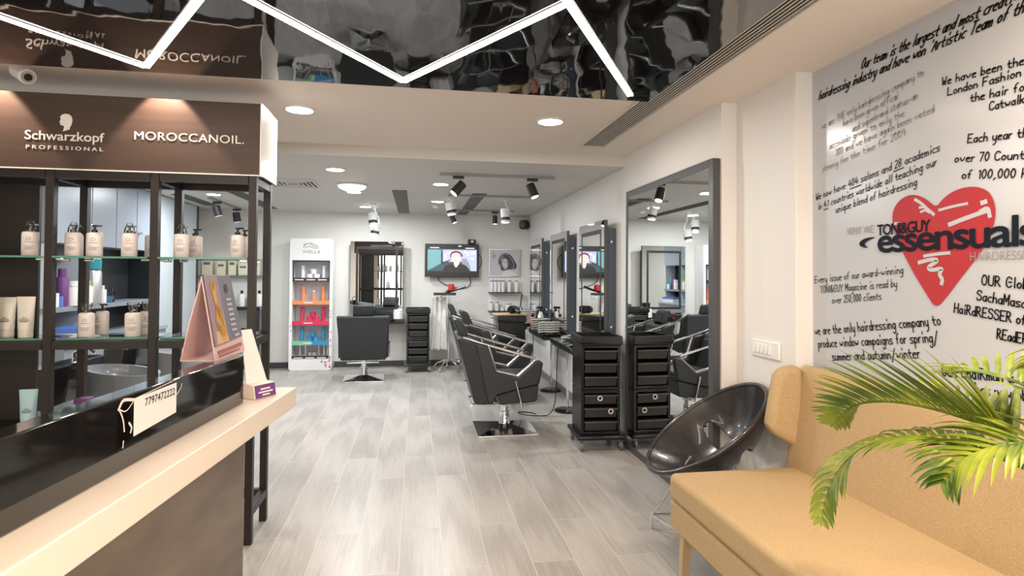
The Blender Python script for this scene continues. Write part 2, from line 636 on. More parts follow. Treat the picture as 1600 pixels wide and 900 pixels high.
def font_mesh(name, txt, mats, M4, width, cap, bold=0.0, spacing=1.0, shear=0.0, ext=0.0, parent=None):
    """built-in face text turned into a mesh; fits width and capital height"""
    cu = bpy.data.curves.new(name, 'FONT')
    cu.body = txt
    cu.space_character = spacing
    cu.shear = shear
    cu.resolution_u = 4
    cu.extrude = 0.0
    tmp = bpy.data.objects.new(name, cu)
    me = bpy.data.meshes.new_from_object(tmp)
    bpy.data.objects.remove(tmp)
    xs = [v.co.x for v in me.vertices]
    x0, x1 = min(xs), max(xs)
    kx, ky = width / (x1 - x0), cap / 0.73
    for v in me.vertices:
        v.co = Vector(((v.co.x - x0) * kx, v.co.y * ky, 0))
    if bold > 0:                      # embolden: overlapping shifted copies of the outline fill
        bm = bmesh.new()
        for k in range(8):
            c = me.copy()
            c.transform(Matrix.Translation((bold * ky * math.cos(k * PI / 4), bold * ky * math.sin(k * PI / 4), k * 2e-5)))
            bm.from_mesh(c)
            bpy.data.meshes.remove(c)
        bm.to_mesh(me)
        bm.free()
    if ext > 0:
        bm = bmesh.new()
        bm.from_mesh(me)
        r = bmesh.ops.extrude_face_region(bm, geom=bm.faces[:])
        bmesh.ops.translate(bm, verts=[g for g in r['geom'] if isinstance(g, bmesh.types.BMVert)], vec=(0, 0, ext))
        bm.to_mesh(me)
        bm.free()
    me.transform(M4)
    me.materials.clear()
    me.materials.append(mats)
    o = bpy.data.objects.new(name, me)
    COL.objects.link(o)
    if parent is not None:
        o.parent = parent
    return o


# ================================================================== SETTING
ZF, ZB, YST = 2.41, 2.325, 4.65          # front ceiling, rear ceiling, where it steps down
XL, YB, Y0 = -3.30, 9.0, -1.5
XA, XB_, XC = 1.735, 1.83, 1.92          # right wall in three steps
YA, YC = 3.08, 2.55
struct(MB().bb(XL, 2.0, Y0, YB + .05, -0.06, 0), 'floor', M['floor'])
mb = MB()
mb.bb(XL - .1, 2.02, Y0 - .05, YST, ZF, ZF + .08)
struct(mb, 'ceiling', M['ceil'])
mb = MB()
mb.bb(XL - .1, XA + .1, YST, YB + .05, ZB, ZB + .08)
mb.bb(XL - .1, XA + .1, YST, YST + .06, ZB + .08, ZF + .08)
struct(mb, 'ceiling_rear', M['ceil_b'])
ZP = 2.30                                # underside of the dropped black panel
struct(MB().bb(-3.2, 1.175, -1.45, 2.805, ZP, ZP + .05), 'ceiling_stretch_panel', M['stretch'])
struct(MB().bb(XL - .1, XA + .1, YB, YB + .1, 0, ZB + .05), 'wall_back', M['wall'])
mb = MB().bb(XA, XA + .3, YA, YB + .05, 0, ZF + .05)
struct(mb, 'wall_right', M['wall_r'])
struct(MB().bb(XB_, XB_ + .2, YC, YA, 0, ZF + .05), 'wall_right_pier', M['wall_r'], bevel=.004)
struct(MB().bb(XC, XC + .1, Y0, YC, 0, ZF + .05), 'wall_right_front', M['board'])
struct(MB().bb(XL - .1, XL, Y0, YB + .05, 0, ZF + .05), 'wall_left', M['wall'])
mb = MB()
mb.bb(XL, 2.0, Y0 - .08, Y0, 2.28, ZF + .05)
mb.bb(XL, -3.1, Y0 - .08, Y0, 0, 2.28)
mb.bb(1.8, 2.0, Y0 - .08, Y0, 0, 2.28)
struct(mb, 'wall_front', M['wall'])
w = MB()
for x in (-3.1, -1.87, -0.65, 0.58, 1.8):
    w.bb(x - .03, x + .03, Y0 - .06, Y0 - .02, 0, 2.28)
w.bb(-3.1, 1.8, Y0 - .06, Y0 - .02, 0, .06)
w.bb(-3.1, 1.8, Y0 - .06, Y0 - .02, 2.22, 2.28)
wf = struct(w, 'window_1', M['blackm'])
MB().bb(-3.07, 1.77, Y0 - .042, Y0 - .036, .06, 2.22).build('glass_pane', M['pane'], wf)
struct(MB().bb(XL, XA, YB - .014, YB, 0, .085), 'baseboard_back', M['base'])
struct(MB().bb(XA - .014, XA, 4.50, YB - .014, 0, .085), 'baseboard_right', M['base_w'])
struct(MB().bb(XC - .012, XC, Y0, YC, 0, .08), 'baseboard_right_front', M['base_w'])

# ------------------------------------------------------------------ ceiling fittings
LED = [((-1.74, 1.83), (-1.173, 2.722), 'LED light line at the far left of the zigzag on the black ceiling'),
       ((-1.173, 2.722), (-0.624, 1.876), 'LED light line rising steeply over the brown sign, second of the zigzag from the left'),
       ((-0.624, 1.876), (-0.070, 2.709), 'LED light line running down from the top left to the middle tip of the zigzag'),
       ((-0.070, 2.709), (0.486, 1.818), 'LED light line running up from the middle tip of the zigzag to the crossing'),
       ((0.445, 1.76), (1.039, 2.711), 'LED light line ending near the slot vent, rightmost of the zigzag')]
for (a, b, lab) in LED:
    p, q = Vector((*a, 0)), Vector((*b, 0))
    d = q - p
    t = thing('led_light_line', lab, 'ceiling light', ((p + q) / 2).to_tuple()[:2] + (ZP,), math.atan2(d.y, d.x), 'LED zigzag lines')
    Lh = d.length / 2
    MB().bb(-Lh, Lh, -.0155, .0155, -.0035, -.0005).build('housing', M['white'], t)
    MB().bb(-Lh, Lh, -.0135, .0135, -.0075, -.0035).build('diffuser', M['led'], t)

slot = thing('slot_vent', 'long slatted air vent in the ceiling beside the black gloss panel', 'vent', (1.335, 2.0, ZF))
mb = MB()
for x in (-.092, .092):
    mb.bb(x - .007, x + .007, -2.3, 2.30, -.014, 0)
for y in (-2.3, 2.30):
    mb.bb(-.092, .092, y - .007, y + .007, -.014, 0)
mb.build('vent_frame', M['vent'], slot)
MB().bb(-.086, .086, -2.3, 2.30, -.002, -.0005).build('backing', M['ventd'], slot)
mb = MB()
for i in range(9):
    x = -.076 + i * .019
    mb.bb(x - .0028, x + .0028, -2.3, 2.30, -.0055, -.002)
mb.build('slats', M['vent'], slot)


def downlight(x, y, z, r, power, col, label, size=None):
    t = thing('downlight', label, 'ceiling light', (x, y, z), 0, 'round ceiling downlights')
    mb = MB()
    mb.lathe([(r * 1.16, 0), (r * 1.16, -.006), (r * 1.02, -.010), (r, -.004)], n=32)
    mb.build('trim_ring', M['white'], t)
    MB().lathe([(r, -.007), (r * .6, -.009), (0.0001, -.009)], n=32).build('diffuser', M['lamp'], t)
    area('downlight_beam', (0, 0, -.014), (0, 0, 0), r * 2, r * 2, power, col, t, 'DISK')
    return t


downlight(-0.717, 3.68, ZF, .078, P_DOWN_F, (1, .93, .84), 'round downlight just right of the brown sign box')
downlight(0.854, 3.66, ZF, .078, P_DOWN_F, (1, .93, .84), 'round downlight in the front ceiling between black panel and slot vent end')
for x, y, lab in ((-0.715, 5.25, 'nearest round downlight in the rear ceiling, left row'),
                  (-0.70, 6.65, 'round downlight just behind the frosted bowl lamp'),
                  (-0.697, 8.07, 'round downlight nearest the back wall, beside the white twin spotlight'),
                  (0.235, 5.89, 'round downlight near the left end of the nearest spotlight track'),
                  (0.255, 7.30, 'round downlight behind the first one, beside the small white spotlight')):
    downlight(x, y, ZB, .075, P_DOWN_B, COOL, lab)
# unseen fill lamps, added to brighten the wash area and the front of the room
for x, y in ((-2.1, 5.0), (-2.35, 7.2)):
    downlight(x, y, ZB, .075, P_DOWN_B, (0.9, .97, 1), 'added unseen fill downlight over the wash area behind the sign')
downlight(1.55, 0.9, ZF, .06, P_DOWN_F * 1.7, (1, .78, .58), 'added unseen fill downlight over the mustard sofa')  # added fill that warms the right front, no such lamp in view
for x, n in ((-1.5, 'left'), (-0.2, 'middle'), (0.9, 'right')):
    downlight(x, 0.35, ZP, .06, P_DOWN_F * (3.4 if n == 'right' else 1.7), (1, .78, .57), 'added unseen fill downlight in the black panel behind the camera, %s one' % n)  # added out of view to warm the ledge and front floor

t = thing('bowl_lamp', 'frosted bowl ceiling lamp between two downlights', 'ceiling light', (-0.665, 6.12, ZB))
MB().lathe([(.155, 0), (.16, -.012), (.145, -.02)], n=32).build('rim', M['whitem'], t)
MB().lathe([(.145, -.012), (.13, -.04), (.08, -.062), (0.0001, -.068)], n=32).build('shade', M['bowl'], t)

t = thing('square_vent', 'square ceiling vent with louvres right of the sign box', 'vent', (-1.25, 6.14, ZB))
mb = MB()
for k in range(5):
    a = .225 - k * .042
    for sx, sy, lx, ly in ((-a, 0, .014, 2 * a), (a, 0, .014, 2 * a), (0, -a, 2 * a, .014), (0, a, 2 * a, .014)):
        mb.box((sx, sy, -.008), (lx, ly, .014))
mb.build('louvres', M['whitem'], t)
MB().bb(-.22, .22, -.22, .22, -.003, -.0005).build('backing', M['ventd'], t)
for x0, x1, y0, y1, lab in ((-.275, -.115, 6.43, 8.78, 'long grey ceiling grille in the middle of the rear ceiling'),
                            (.62, .78, 6.5, 8.1, 'grey ceiling grille above the row of salon chairs'),
                            (.60, .75, 8.3, 8.82, 'short grey ceiling grille close to the back wall'),
                            (-2.12, -1.96, 6.1, 8.6, 'grey ceiling grille partly behind the shelf posts'),
                            (-2.85, -2.68, 7.3, 8.4, 'grey ceiling grille over the wash area seen through the shelves')):
    t = thing('ceiling_grille', lab, 'vent', ((x0 + x1) / 2, (y0 + y1) / 2, ZB), 0, 'grey ceiling grilles')
    hx, hy = (x1 - x0) / 2, (y1 - y0) / 2
    MB().bb(-hx, hx, -hy, hy, -.006, 0).build('panel', M['grille'], t)
    mb = MB()
    for i in range(6):
        x = -hx + (i + .5) * 2 * hx / 6
        mb.bb(x - .003, x + .003, -hy, hy, -.010, -.006)
    mb.build('slats', M['grille'], t)


def track(x0, y0, x1, y1, lab):
    mb = MB()
    if abs(y1 - y0) < .01:
        mb.bb(x0, x1, y0 - .018, y0 + .018, ZB - .02, ZB)
    else:
        mb.bb(x0 - .018, x0 + .018, y0, y1, ZB - .02, ZB)
    single(mb, 'light_track', M['track'], lab, 'lighting track', 'spotlight tracks', bevel=.003)


track(.20, 5.27, 1.27, 5.27, 'nearest lighting track, carrying two black spotlights')
track(.35, 6.64, 1.32, 6.64, 'middle lighting track, in front of the white spotlights')
track(.43, 8.16, 1.37, 8.16, 'rearmost lighting track, near the television wall')
track(-2.50, 7.5, -2.50, 8.75, 'lighting track over the wash area seen through the shelves')


def spot_black(x, y, dx, dy, lab, r=.045, L=.13, drop=.085):
    t = thing('track_spotlight', lab, 'spotlight', (x, y, ZB - .02), 0, 'black track spotlights')
    MB().bb(-.05, .05, -.016, .016, -.026, 0).build('adapter', M['blackm'], t)
    c = Vector((0, 0, -drop - .03))
    MB().cyl((0, 0, -.026), c + Vector((0, 0, .01)), .008, n=10).build('arm', M['chrome'], t)
    d = Vector((dx, dy, -1)).normalized()
    mb = MB()
    mb.cyl(c - d * L * .5, c + d * L * .5, r * .93, r, n=20)
    mb.build('lamp_body', M['blackm'], t)
    MB().cyl(c + d * (L * .5), c + d * (L * .5 + .003), r * .82, n=20).build('lens', M['bowl'], t)
    return t


spot_black(.37, 5.27, -.9, -.2, 'black track spotlight tilted to the left, over the aisle')
spot_black(1.06, 5.27, .35, -.25, 'black track spotlight near the right end of the nearest track')
spot_black(.50, 8.16, .45, -.2, 'small black spotlight just above the television', r=.036, L=.12)
spot_black(1.10, 8.16, 0, -.05, 'small black spotlight above the portrait poster', r=.036, L=.12)
spot_black(-2.50, 7.80, .25, .2, 'black spotlight seen through the shelves, left of the pair', r=.05)
spot_black(-2.50, 8.60, .1, .2, 'black spotlight seen through the shelves, right of the pair', r=.05)


def spot_white(x, y, z, dx, dy, lab, L=.17, r=.055):
    t = thing('white_spotlight', lab, 'spotlight', (x, y, ZB - (0.0 if abs(y - 6.64) > .02 else .02)), 0, 'white spotlights with a black band')
    h = ZB - z
    MB().lathe([(.045, 0), (.045, -.018), (.02, -.024)], n=20).build('mount', M['white'], t)
    MB().tube([(0, 0, -.02), (.01, 0, -h * .35), (.045, 0, -h * .5), (.062, 0, -h * .9)], .009).build('arm', M['white'], t)
    d = Vector((dx, dy, -1)).normalized()
    c = Vector((0, 0, -h))
    MB().cyl(c - d * L * .5, c + d * L * .5, r, n=22).build('lamp_body', M['white'], t)
    MB().cyl(c + d * L * .12, c + d * L * .34, r * 1.03, n=22).build('band', M['blackm'], t)
    MB().cyl(c + d * L * .5, c + d * (L * .5 + .003), r * .85, n=22).build('lens', M['bowl'], t)
    return t


spot_white(-.575, 7.75, 2.12, .1, -.2, 'upper one of the white twin spotlights left of the long grey grille')
spot_white(-.555, 7.95, 2.00, -.15, -.1, 'lower one of the white twin spotlights, pointing down at the station')
spot_white(.40, 7.0, 2.20, .2, 0, 'small white spotlight hanging beside the grey grille', L=.15)
spot_white(1.07, 7.0, 2.13, .05, -.05, 'white spotlight with a black band over the row of salon chairs')

t = thing('smoke_detector', 'small ceiling detector with a red light beside the rear downlight', 'detector', (.24, 7.75, ZB))
MB().lathe([(.05, 0), (.05, -.02), (.03, -.032), (.0001, -.034)], n=24).build('housing', M['white'], t)
MB().lathe([(.012, -.033), (.0001, -.038)], n=12).build('indicator', mat('red_indicator', (.8, .05, .05), .4, emit=(1, .1, .08), estr=2), t)

t = thing('corner_speaker', 'black round speaker in the far right corner under the ceiling', 'speaker', (1.66, 8.86, 2.19))
MB().lathe([(.055, -.07), (.085, -.04), (.085, .04), (.055, .07)], n=8).build('housing', M['blackm'], t, bevel=.008)
MB().cyl((-.045, -.085, 0), (-.05, -.094, 0), .05, n=20).build('speaker_grille', M['black'], t)
MB().cyl((0, .02, 0), (.04, .135, .0), .02, n=10).build('bracket', M['blackm'], t)

t = thing('security_camera', 'white dome-ended security camera above the brown sign', 'camera', (-1.83, 3.05, ZF))
MB().cyl((0, 0, 0), (.0, 0, -.03), .022, n=24).build('mount', M['white'], t)
MB().cyl((-.06, .035, -.045), (.02, -.025, -.095), .036, n=24).build('housing', M['white'], t, bevel=.004)
MB().cyl((.0202, -.0252, -.0952), (.0225, -.0269, -.0966), .028, n=24).build('lens', M['steel'], t)
MB().cyl((.0226, -.027, -.0967), (.024, -.028, -.0975), .017, n=24).build('lens_glass', M['black'], t)

# ------------------------------------------------------------------ right wall: lettering, heart, switches
XW = XC - .0025


def wall3(lift=0.0):
    return lambda s, z: (XW - lift, -s, z)


def wall_text(name, label, lines, cap, wd, mt, shear=0.0):
    t = thing(name, label, 'wall lettering', (0, 0, 0), 0, 'lettering on the white wall')
    for (txt, y0, z0, y1, z1) in lines:
        mb = MB()
        stroke_line(mb, txt, -y0, z0, -y1, z1, cap, wd, wall3(), shear)
        mb.build('text_line', mt, t, smooth=False, fix=False)
    return t


wall_text('wall_lettering', 'sloping black script along the top of the white wall, starting "Our team is the largest"', [
    ('Our team is the largest and most creative', 2.233, 2.316, 1.545, 2.304),
    ("hairdressing industry and have won 'Artistic Team of the Year", 2.503, 2.261, 1.44, 2.257)], .040, .0058, M['ink'], .45)
wall_text('wall_lettering', 'faint grey thin lettering in the upper left of the white wall, six lines', [
    ('we are THE only hairdressing company to', 2.481, 2.112, 1.916, 2.181),
    ('have been given offical', 2.338, 2.091, 2.036, 2.126),
    ('and superbrand status-an', 2.283, 2.051, 1.942, 2.100),
    ('accolade given to only the', 2.429, 2.005, 2.005, 2.047),
    ('300 and we have again been voted', 2.390, 1.965, 1.872, 2.026),
    ('strong for the time for 2009', 2.478, 1.905, 2.003, 1.967)], .030, .0035, M['inkg'], .1)
wall_text('wall_lettering', 'black hand lettering at the upper right of the wall starting "We have been"', [
    ('We have been the Of', 1.837, 2.116, 1.49, 2.084), ('London Fashion Wee', 1.814, 2.071, 1.48, 2.049),
    ('the hair for th', 1.727, 2.021, 1.48, 1.998), ('Catwalks', 1.659, 1.972, 1.53, 1.964)], .028, .0043, M['ink'])
wall_text('wall_lettering', 'black hand lettering above the heart starting "Each year"', [
    ('Each year the', 1.738, 1.879, 1.52, 1.851), ('over 70 Countri', 1.788, 1.820, 1.52, 1.780),
    ('of 100,000 ha', 1.761, 1.756, 1.52, 1.720)], .029, .0043, M['ink'])
t = thing('wall_lettering', 'black hand lettering with three underlined numbers left of the heart', 'wall lettering', (0, 0, 0), 0, 'lettering on the white wall')
for l in (('We now have 404 salons and 28 academics', 2.523, 1.775, 1.849, 1.875),
          ('in 41 countries worldwide all teaching our', 2.508, 1.726, 1.863, 1.823),
          ('unique blend of hairdressing', 2.389, 1.699, 1.950, 1.762)):
    mb = MB()
    stroke_line(mb, l[0], -l[1], l[2], -l[3], l[4], .031, .0036, wall3(), .2)
    mb.build('text_line', M['ink'], t, smooth=False, fix=False)
for y0, z0, y1, z1 in ((2.300, 1.797, 2.235, 1.806), (2.060, 1.833, 2.010, 1.841), (2.468, 1.722, 2.440, 1.726)):
    mb = MB()
    ribbon(mb, [(-y0, z0), (-y1, z1)], .004, wall3())
    mb.build('underline', M['ink'], t, smooth=False, fix=False)
wall_text('wall_lettering', 'thin lettering left of the heart tip starting "Every issue"', [
    ('Every issue of our award-winning', 2.534, 1.372, 2.016, 1.419), ('TONI&GUY Magazine is read by', 2.494, 1.324, 2.047, 1.364),
    ('over 250,000 clients', 2.414, 1.278, 2.126, 1.309)], .032, .0032, M['ink'], .1)
wall_text('wall_lettering', 'rounded black handwriting just above the sofa back, three lines', [
    ('we are the only hairdressing company to', 2.531, 1.120, 1.850, 1.227), ('produce window campaigns for spring/', 2.508, 1.061, 1.860, 1.163),
    ('summer and autumn/winter', 2.413, 1.013, 1.940, 1.092)], .040, .0046, M['ink'])
wall_text('wall_lettering', 'large black hand lettering right of the heart tip starting "Our Global"', [
    ('OUR Global', 1.691, 1.378, 1.51, 1.365), ('SachaMasco', 1.710, 1.326, 1.53, 1.304),
    ('HaiRdRESSER of t', 1.795, 1.277, 1.52, 1.250), ('REadERs', 1.640, 1.199, 1.53, 1.190)], .033, .0048, M['ink'])
wall_text('wall_lettering', 'black hand lettering partly behind the palm leaves starting "Our Chairman"', [
    ('OuR ChaiRman & CE', 1.843, 1.040, 1.53, 1.066), ('has now bEEn', 1.715, 1.000, 1.50, 1.015)], .038, .0048, M['ink'])


def smooth_closed(p, k=3):
    for _ in range(k):
        q = []
        for a, b in zip(p, p[1:] + p[:1]):
            q.append((a[0] * .75 + b[0] * .25, a[1] * .75 + b[1] * .25))
            q.append((a[0] * .25 + b[0] * .75, a[1] * .25 + b[1] * .75))
        p = q
    return p


hp = [(1.866, 1.664), (1.905, 1.700), (1.945, 1.722), (1.985, 1.728), (2.025, 1.716), (2.055, 1.690), (2.068, 1.650), (2.060, 1.600),
      (2.030, 1.526), (1.992, 1.462), (1.956, 1.405), (1.910, 1.340), (1.868, 1.284), (1.820, 1.335), (1.769, 1.399), (1.725, 1.45), (1.685, 1.499),
      (1.655, 1.552), (1.640, 1.605), (1.642, 1.650), (1.658, 1.690), (1.688, 1.712), (1.723, 1.722), (1.765, 1.722), (1.804, 1.712), (1.838, 1.692)]
heart = thing('heart_decal', 'large red heart sticker on the white wall with a slogan across it', 'wall decal', (XW, 1.86, 1.5))
mb = MB()
h2 = smooth_closed(hp, 2)
mb.add([(-.0004, y - 1.86, z - 1.5) for y, z in h2] + [(-.0004, 0.0, .02)],
       [(i, (i + 1) % len(h2), len(h2)) for i in range(len(h2))])
mb.build('heart', M['heart'], heart, smooth=False)
mb = MB()
hlift = [0.001]
hl3 = lambda s, z: (-hlift[0], -s - 1.86, z - 1.5)
for st, wd in (([(1.955, 1.705), (1.93, 1.69), (1.905, 1.665), (1.875, 1.640)], .012), ([(1.935, 1.672), (1.91, 1.672), (1.885, 1.648)], .010),
               ([(1.93, 1.655), (1.91, 1.66), (1.895, 1.65)], .009),
               ([(1.850, 1.653), (1.80, 1.660), (1.742, 1.664)], .010), ([(1.808, 1.596), (1.75, 1.612), (1.665, 1.632)], .016),
               ([(1.69, 1.632), (1.665, 1.642), (1.660, 1.612)], .014), ([(1.685, 1.66), (1.675, 1.662)], .016),
               ([(1.915, 1.484), (1.86, 1.490), (1.812, 1.492)], .012), ([(1.938, 1.460), (1.88, 1.472), (1.852, 1.466), (1.905, 1.440), (1.885, 1.428), (1.835, 1.438), (1.855, 1.415), (1.838, 1.395), (1.843, 1.380)], .015),
               ([(2.05, 1.62), (2.03, 1.618)], .012)):
    mb = MB()
    ribbon(mb, [(-p[0], p[1]) for p in chaikin(st)], wd, hl3)
    mb.build('brush_stroke', M['board'], heart, smooth=False, fix=False)
    hlift[0] += .00006
WT = Matrix(((0, 0, -1, 0), (-1, 0, 0, 0), (0, 1, 0, 0), (0, 0, 0, 1)))


def wm(y, z, lift):
    m = WT.copy()
    m.translation = (XW - lift, y, z)
    return m


lg = thing('slogan_decal', 'black and navy logo lettering running across the red heart', 'wall decal', (0, 0, 0))
font_mesh('lettering', 'WHY WE', M['inkg'], wm(2.318, 1.590, .0015), .155, .036, -.008, parent=lg)
font_mesh('lettering', 'TONI&GUY', M['navy'], wm(2.142, 1.578, .0022), .253, .046, .022, .86, parent=lg)
font_mesh('lettering', 'essensuals', M['navy'], wm(2.138, 1.507, .0030), .635, .104, .020, .86, parent=lg)
font_mesh('lettering', 'HAIRDRESSING', M['inkg'], wm(1.731, 1.462, .0015), .235, .030, -.008, parent=lg)
mb = MB()
sw = [(2.145, 1.572), (2.19, 1.573), (2.225, 1.566), (2.245, 1.552), (2.240, 1.538), (2.215, 1.529), (2.190, 1.528), (2.208, 1.536), (2.214, 1.548), (2.196, 1.560)]
mb.poly([(XW - .0018, y, z) for y, z in smooth_closed(sw, 2)])
mb.build('swoosh', M['navy'], lg, smooth=False)

t = thing('switch_plate', 'white wall switch plate with five rocker switches beside the shell chair', 'light switch', (XB_, 2.795, 1.018))
MB().bb(-.012, 0, -.123, .123, -.045, .045).build('plate', M['white'], t, bevel=.004)
for i in range(5):
    o = MB().box((-.0145, .088 - i * .034, 0), (.007, .022, .05), M=Matrix.Rotation(R(4), 4, 'Y')).build('rocker', M['whitem'] if i != 3 else M['white'], t, bevel=.002)
for (loc, rz, lab) in (((XA, 4.60, .955), 0, 'small white wall socket between the near station and the tall mirror'),
                       ((.39, YB, 1.07), R(90), 'small white wall socket under the television')):
    t = thing('wall_socket', lab, 'socket', loc, rz)
    MB().bb(-.01, 0, -.04, .04, -.045, .045).build('plate', M['white'], t, bevel=.003)
    mb = MB()
    for y, z in ((0, .018), (-.012, -.012), (.012, -.012)):
        mb.cyl((-.0115, y, z), (-.0095, y, z), .005, n=10)
    mb.build('socket_holes', M['blackm'], t)
# ================================================================== DISPLAY UNIT (left)
YF, YK = 3.166, 3.46
PX = (-2.32, -1.79, -1.315, -0.846)
unit = thing('display_unit', 'dark brown open shelf unit with glass shelves and a lit brand sign on top', 'shelf', (0, 0, 0))
for x in PX:
    for y in (YF, YK):
        MB().bb(x - .019, x + .019, y + .003, y + .041, 0.0, 1.912).build('post', M['wenge'], unit, bevel=.002)
yf, yk = YF + .022, YK + .022
for z, h in ((1.888, .046), (1.037, .04), (0.16, .04)):
    for y in (yf, yk):
        if z < 1 and y == yf:
            continue
        for a, b in zip(PX[:-1], PX[1:]):
            MB().bb(a + .022, b - .022, y - .018, y + .018, z - h / 2, z + h / 2).build('beam', M['wenge'], unit)
    for x in PX:
        MB().bb(x - .018, x + .018, yf + .022, yk - .022, z - h / 2, z + h / 2).build('cross_beam', M['wenge'], unit)
MB().bb(-2.30, -1.985, yk - .05, yk - .03, .2, 1.86).build('back_panel', M['wenge'], unit)
sg = MB().bb(-2.45, -.812, YF, 3.505, 1.912, 2.285).build('sign_box', [M['sign']], unit, bevel=.002)
MB().bb(-.812, -.805, YF - .001, 3.506, 1.910, 2.287).build('side_panel', M['white'], unit)
MB().bb(-2.45, -.806, YF - .004, YF + .03, 1.906, 1.912).build('trim_strip', M['letter'], unit)
SF = Matrix(((1, 0, 0, 0), (0, 0, -1, 0), (0, 1, 0, 0), (0, 0, 0, 1)))
SBk = Matrix(((-1, 0, 0, 0), (0, 0, 1, 0), (0, 1, 0, 0), (0, 0, 0, 1)))


def pl(Mx, x, y, z):
    m = Mx.copy()
    m.translation = (x, y, z)
    return m


def brand(Mx, y, sgn, x0a, x0b):
    font_mesh('lettering', 'Schwarzkopf', M['letter'], pl(Mx, x0a, y, 2.051), .352, .047, .008, ext=.003, parent=sg)
    font_mesh('lettering', 'PROFESSIONAL', M['letter'], pl(Mx, x0a + sgn * .006, y, 2.005), .342, .019, .006, 1.5, ext=.003, parent=sg)
    font_mesh('lettering', 'MOROCCANOIL.', M['letter'], pl(Mx, x0b, y, 2.071), .520, .044, 0.0, 1.05, ext=.003, parent=sg)
    hd = [(.020, 0), (.052, .012), (.050, .020), (.056, .030), (.060, .045), (.062, .060), (.058, .076), (.046, .086), (.030, .088), (.016, .083), (.008, .074),
          (.008, .066), (.011, .062), (.007, .050), (.004, .045), (.009, .042), (.008, .034), (.012, .030), (.022, .030), (.026, .022), (.024, .010)]
    cx = x0a + sgn * .146
    m = MB()
    m.prism([(cx + sgn * px, 2.096 + pz) for px, pz in hd], 'y', y - .003 if sgn > 0 else y, y if sgn > 0 else y + .003)
    m.build('head_emblem', M['letter'], sg, smooth=False)


brand(SF, YF - .001, 1, -1.900, -1.410)
brand(SBk, 3.507, -1, -1.10, -1.55)
# spotlights washing the sign face
for x in (-2.05, -1.27):
    t = thing('sign_spotlight', 'small round spotlight in the soffit %s the brown sign' % ('over the left of' if x < -2 else 'over the middle of'), 'ceiling light', (x, 3.055, ZF - .0005))
    MB().lathe([(.035, 0), (.035, -.006), (.026, -.008), (.024, -.003)], n=20).build('trim_ring', M['blackm'], t)
    MB().lathe([(.024, -.004), (.0001, -.005)], n=20).build('lens', M['bowl'], t)
    d = bpy.data.lights.new('sign_beam', 'SPOT')
    d.energy, d.color, d.spot_size, d.spot_blend, d.shadow_soft_size = P_SPOT * 3.0, (1, .78, .62), R(78), .30, .015
    o = bpy.data.objects.new('sign_beam', d)
    COL.objects.link(o)
    o.parent = t
    o.location = (0, 0, -.012)
    o.rotation_euler = Vector((0, .13, -.40)).to_track_quat('-Z', 'Y').to_euler()

ZU, ZL = 1.470, 1.060


def gshelf(x0, x1, y0, y1, z, lab, grp='glass shelves of the display unit', brk=True):
    t = thing('glass_shelf', lab, 'shelf', ((x0 + x1) / 2, (y0 + y1) / 2, z), 0, grp)
    hx, hy = (x1 - x0) / 2, (y1 - y0) / 2
    MB().bb(-hx, hx, -hy + .002, hy, 0, .010).build('pane', M['glass'], t)
    MB().bb(-hx, hx, -hy, -hy + .002, 0, .010).build('front_edge', M['gedge'], t)
    if brk:
        for sx in (-1, 1):
            for sy in (-1, 1):
                MB().box((sx * (hx - .02), sy * (hy - .035), -.006), (.04, .022, .012)).build('bracket', M['chrome'], t, bevel=.003)


BAY = ['left', 'middle', 'right']
for i, (a, b) in enumerate(zip(PX[:-1], PX[1:])):
    gshelf(a + .023, b - .023, yf - .03, yk - (.055 if i == 0 else .0), ZU, 'upper glass shelf in the %s bay of the brown display unit' % BAY[i])
    gshelf(a + .023, b - .023, yf + .02, yk - (.055 if i == 0 else .02), ZL, 'lower glass shelf resting on the beam in the %s bay' % BAY[i], brk=False)
    gshelf(a + .023, b - .023, yf + .02, yk - (.055 if i == 0 else .02), .615, 'lowest glass shelf in the %s bay, mostly behind the counter' % BAY[i], brk=False)


# ---- bottles
def bottle_proto(cap):
    t = thing('pump_bottle', '', 'bottle', (0, 0, 0), 0, 'pearl pump bottles on the display unit')
    b = MB()
    b.lathe([(.034, 0), (.0365, .004), (.0365, .106), (.0352, .116), (.030, .121), (.015, .124), (.013, .126)], n=28, sy=.74)
    b.build('body', M['bottle'], t)
    b = MB()
    ux = lambda z: lambda s, q: (s, -.0272 * math.sqrt(max(0.02, 1 - (s / .0365) ** 2)) - .0004, q)
    f3 = ux(0)
    ribbon(b, [(-.009, .080), (-.009, .092), (.004, .092), (.009, .086), (.004, .080), (-.009, .080)], .0022, f3)
    for q, hw, wd in ((.0695, .018, .0022), (.047, .020, .0016), (.042, .014, .0014), (.037, .020, .0016), (.032, .012, .0014)):
        ribbon(b, [(-hw + k * hw / 4, q) for k in range(9)], wd, f3)
    b.build('label_print', M['print'], t, smooth=False, fix=False)
    b = MB()
    b.lathe([(.014, .124), (.014, .136), (.0055, .138), (.0055, .152), (.012, .153), (.012, .161), (.0001, .162)], n=18)
    b.box((.016, 0, .157), (.030, .010, .008))
    b.build('pump', M['pump'] if cap != 'none' else M['black'], t)
    if cap == 'cone':
        MB().lathe([(.0255, .124), (.0225, .145), (.013, .170), (.010, .173), (.0001, .174)], n=24).build('overcap', M['clear'], t)
    elif cap == 'cup':
        MB().lathe([(.020, .124), (.019, .140), (.0275, .170), (.0265, .173), (.0001, .173)], n=24).build('overcap', M['clear'], t)
    return t


protoB = {k: bottle_proto(k) for k in ('cone', 'cup', 'none')}
usedB = set()


def bottle(kind, x, y, z, rz, label):
    if kind not in usedB:
        usedB.add(kind)
        o = protoB[kind]
        o.location, o.rotation_euler = (x, y, z), (0, 0, rz)
    else:
        o = dup(protoB[kind], (x, y, z), rz)
    o['label'] = label
    return o


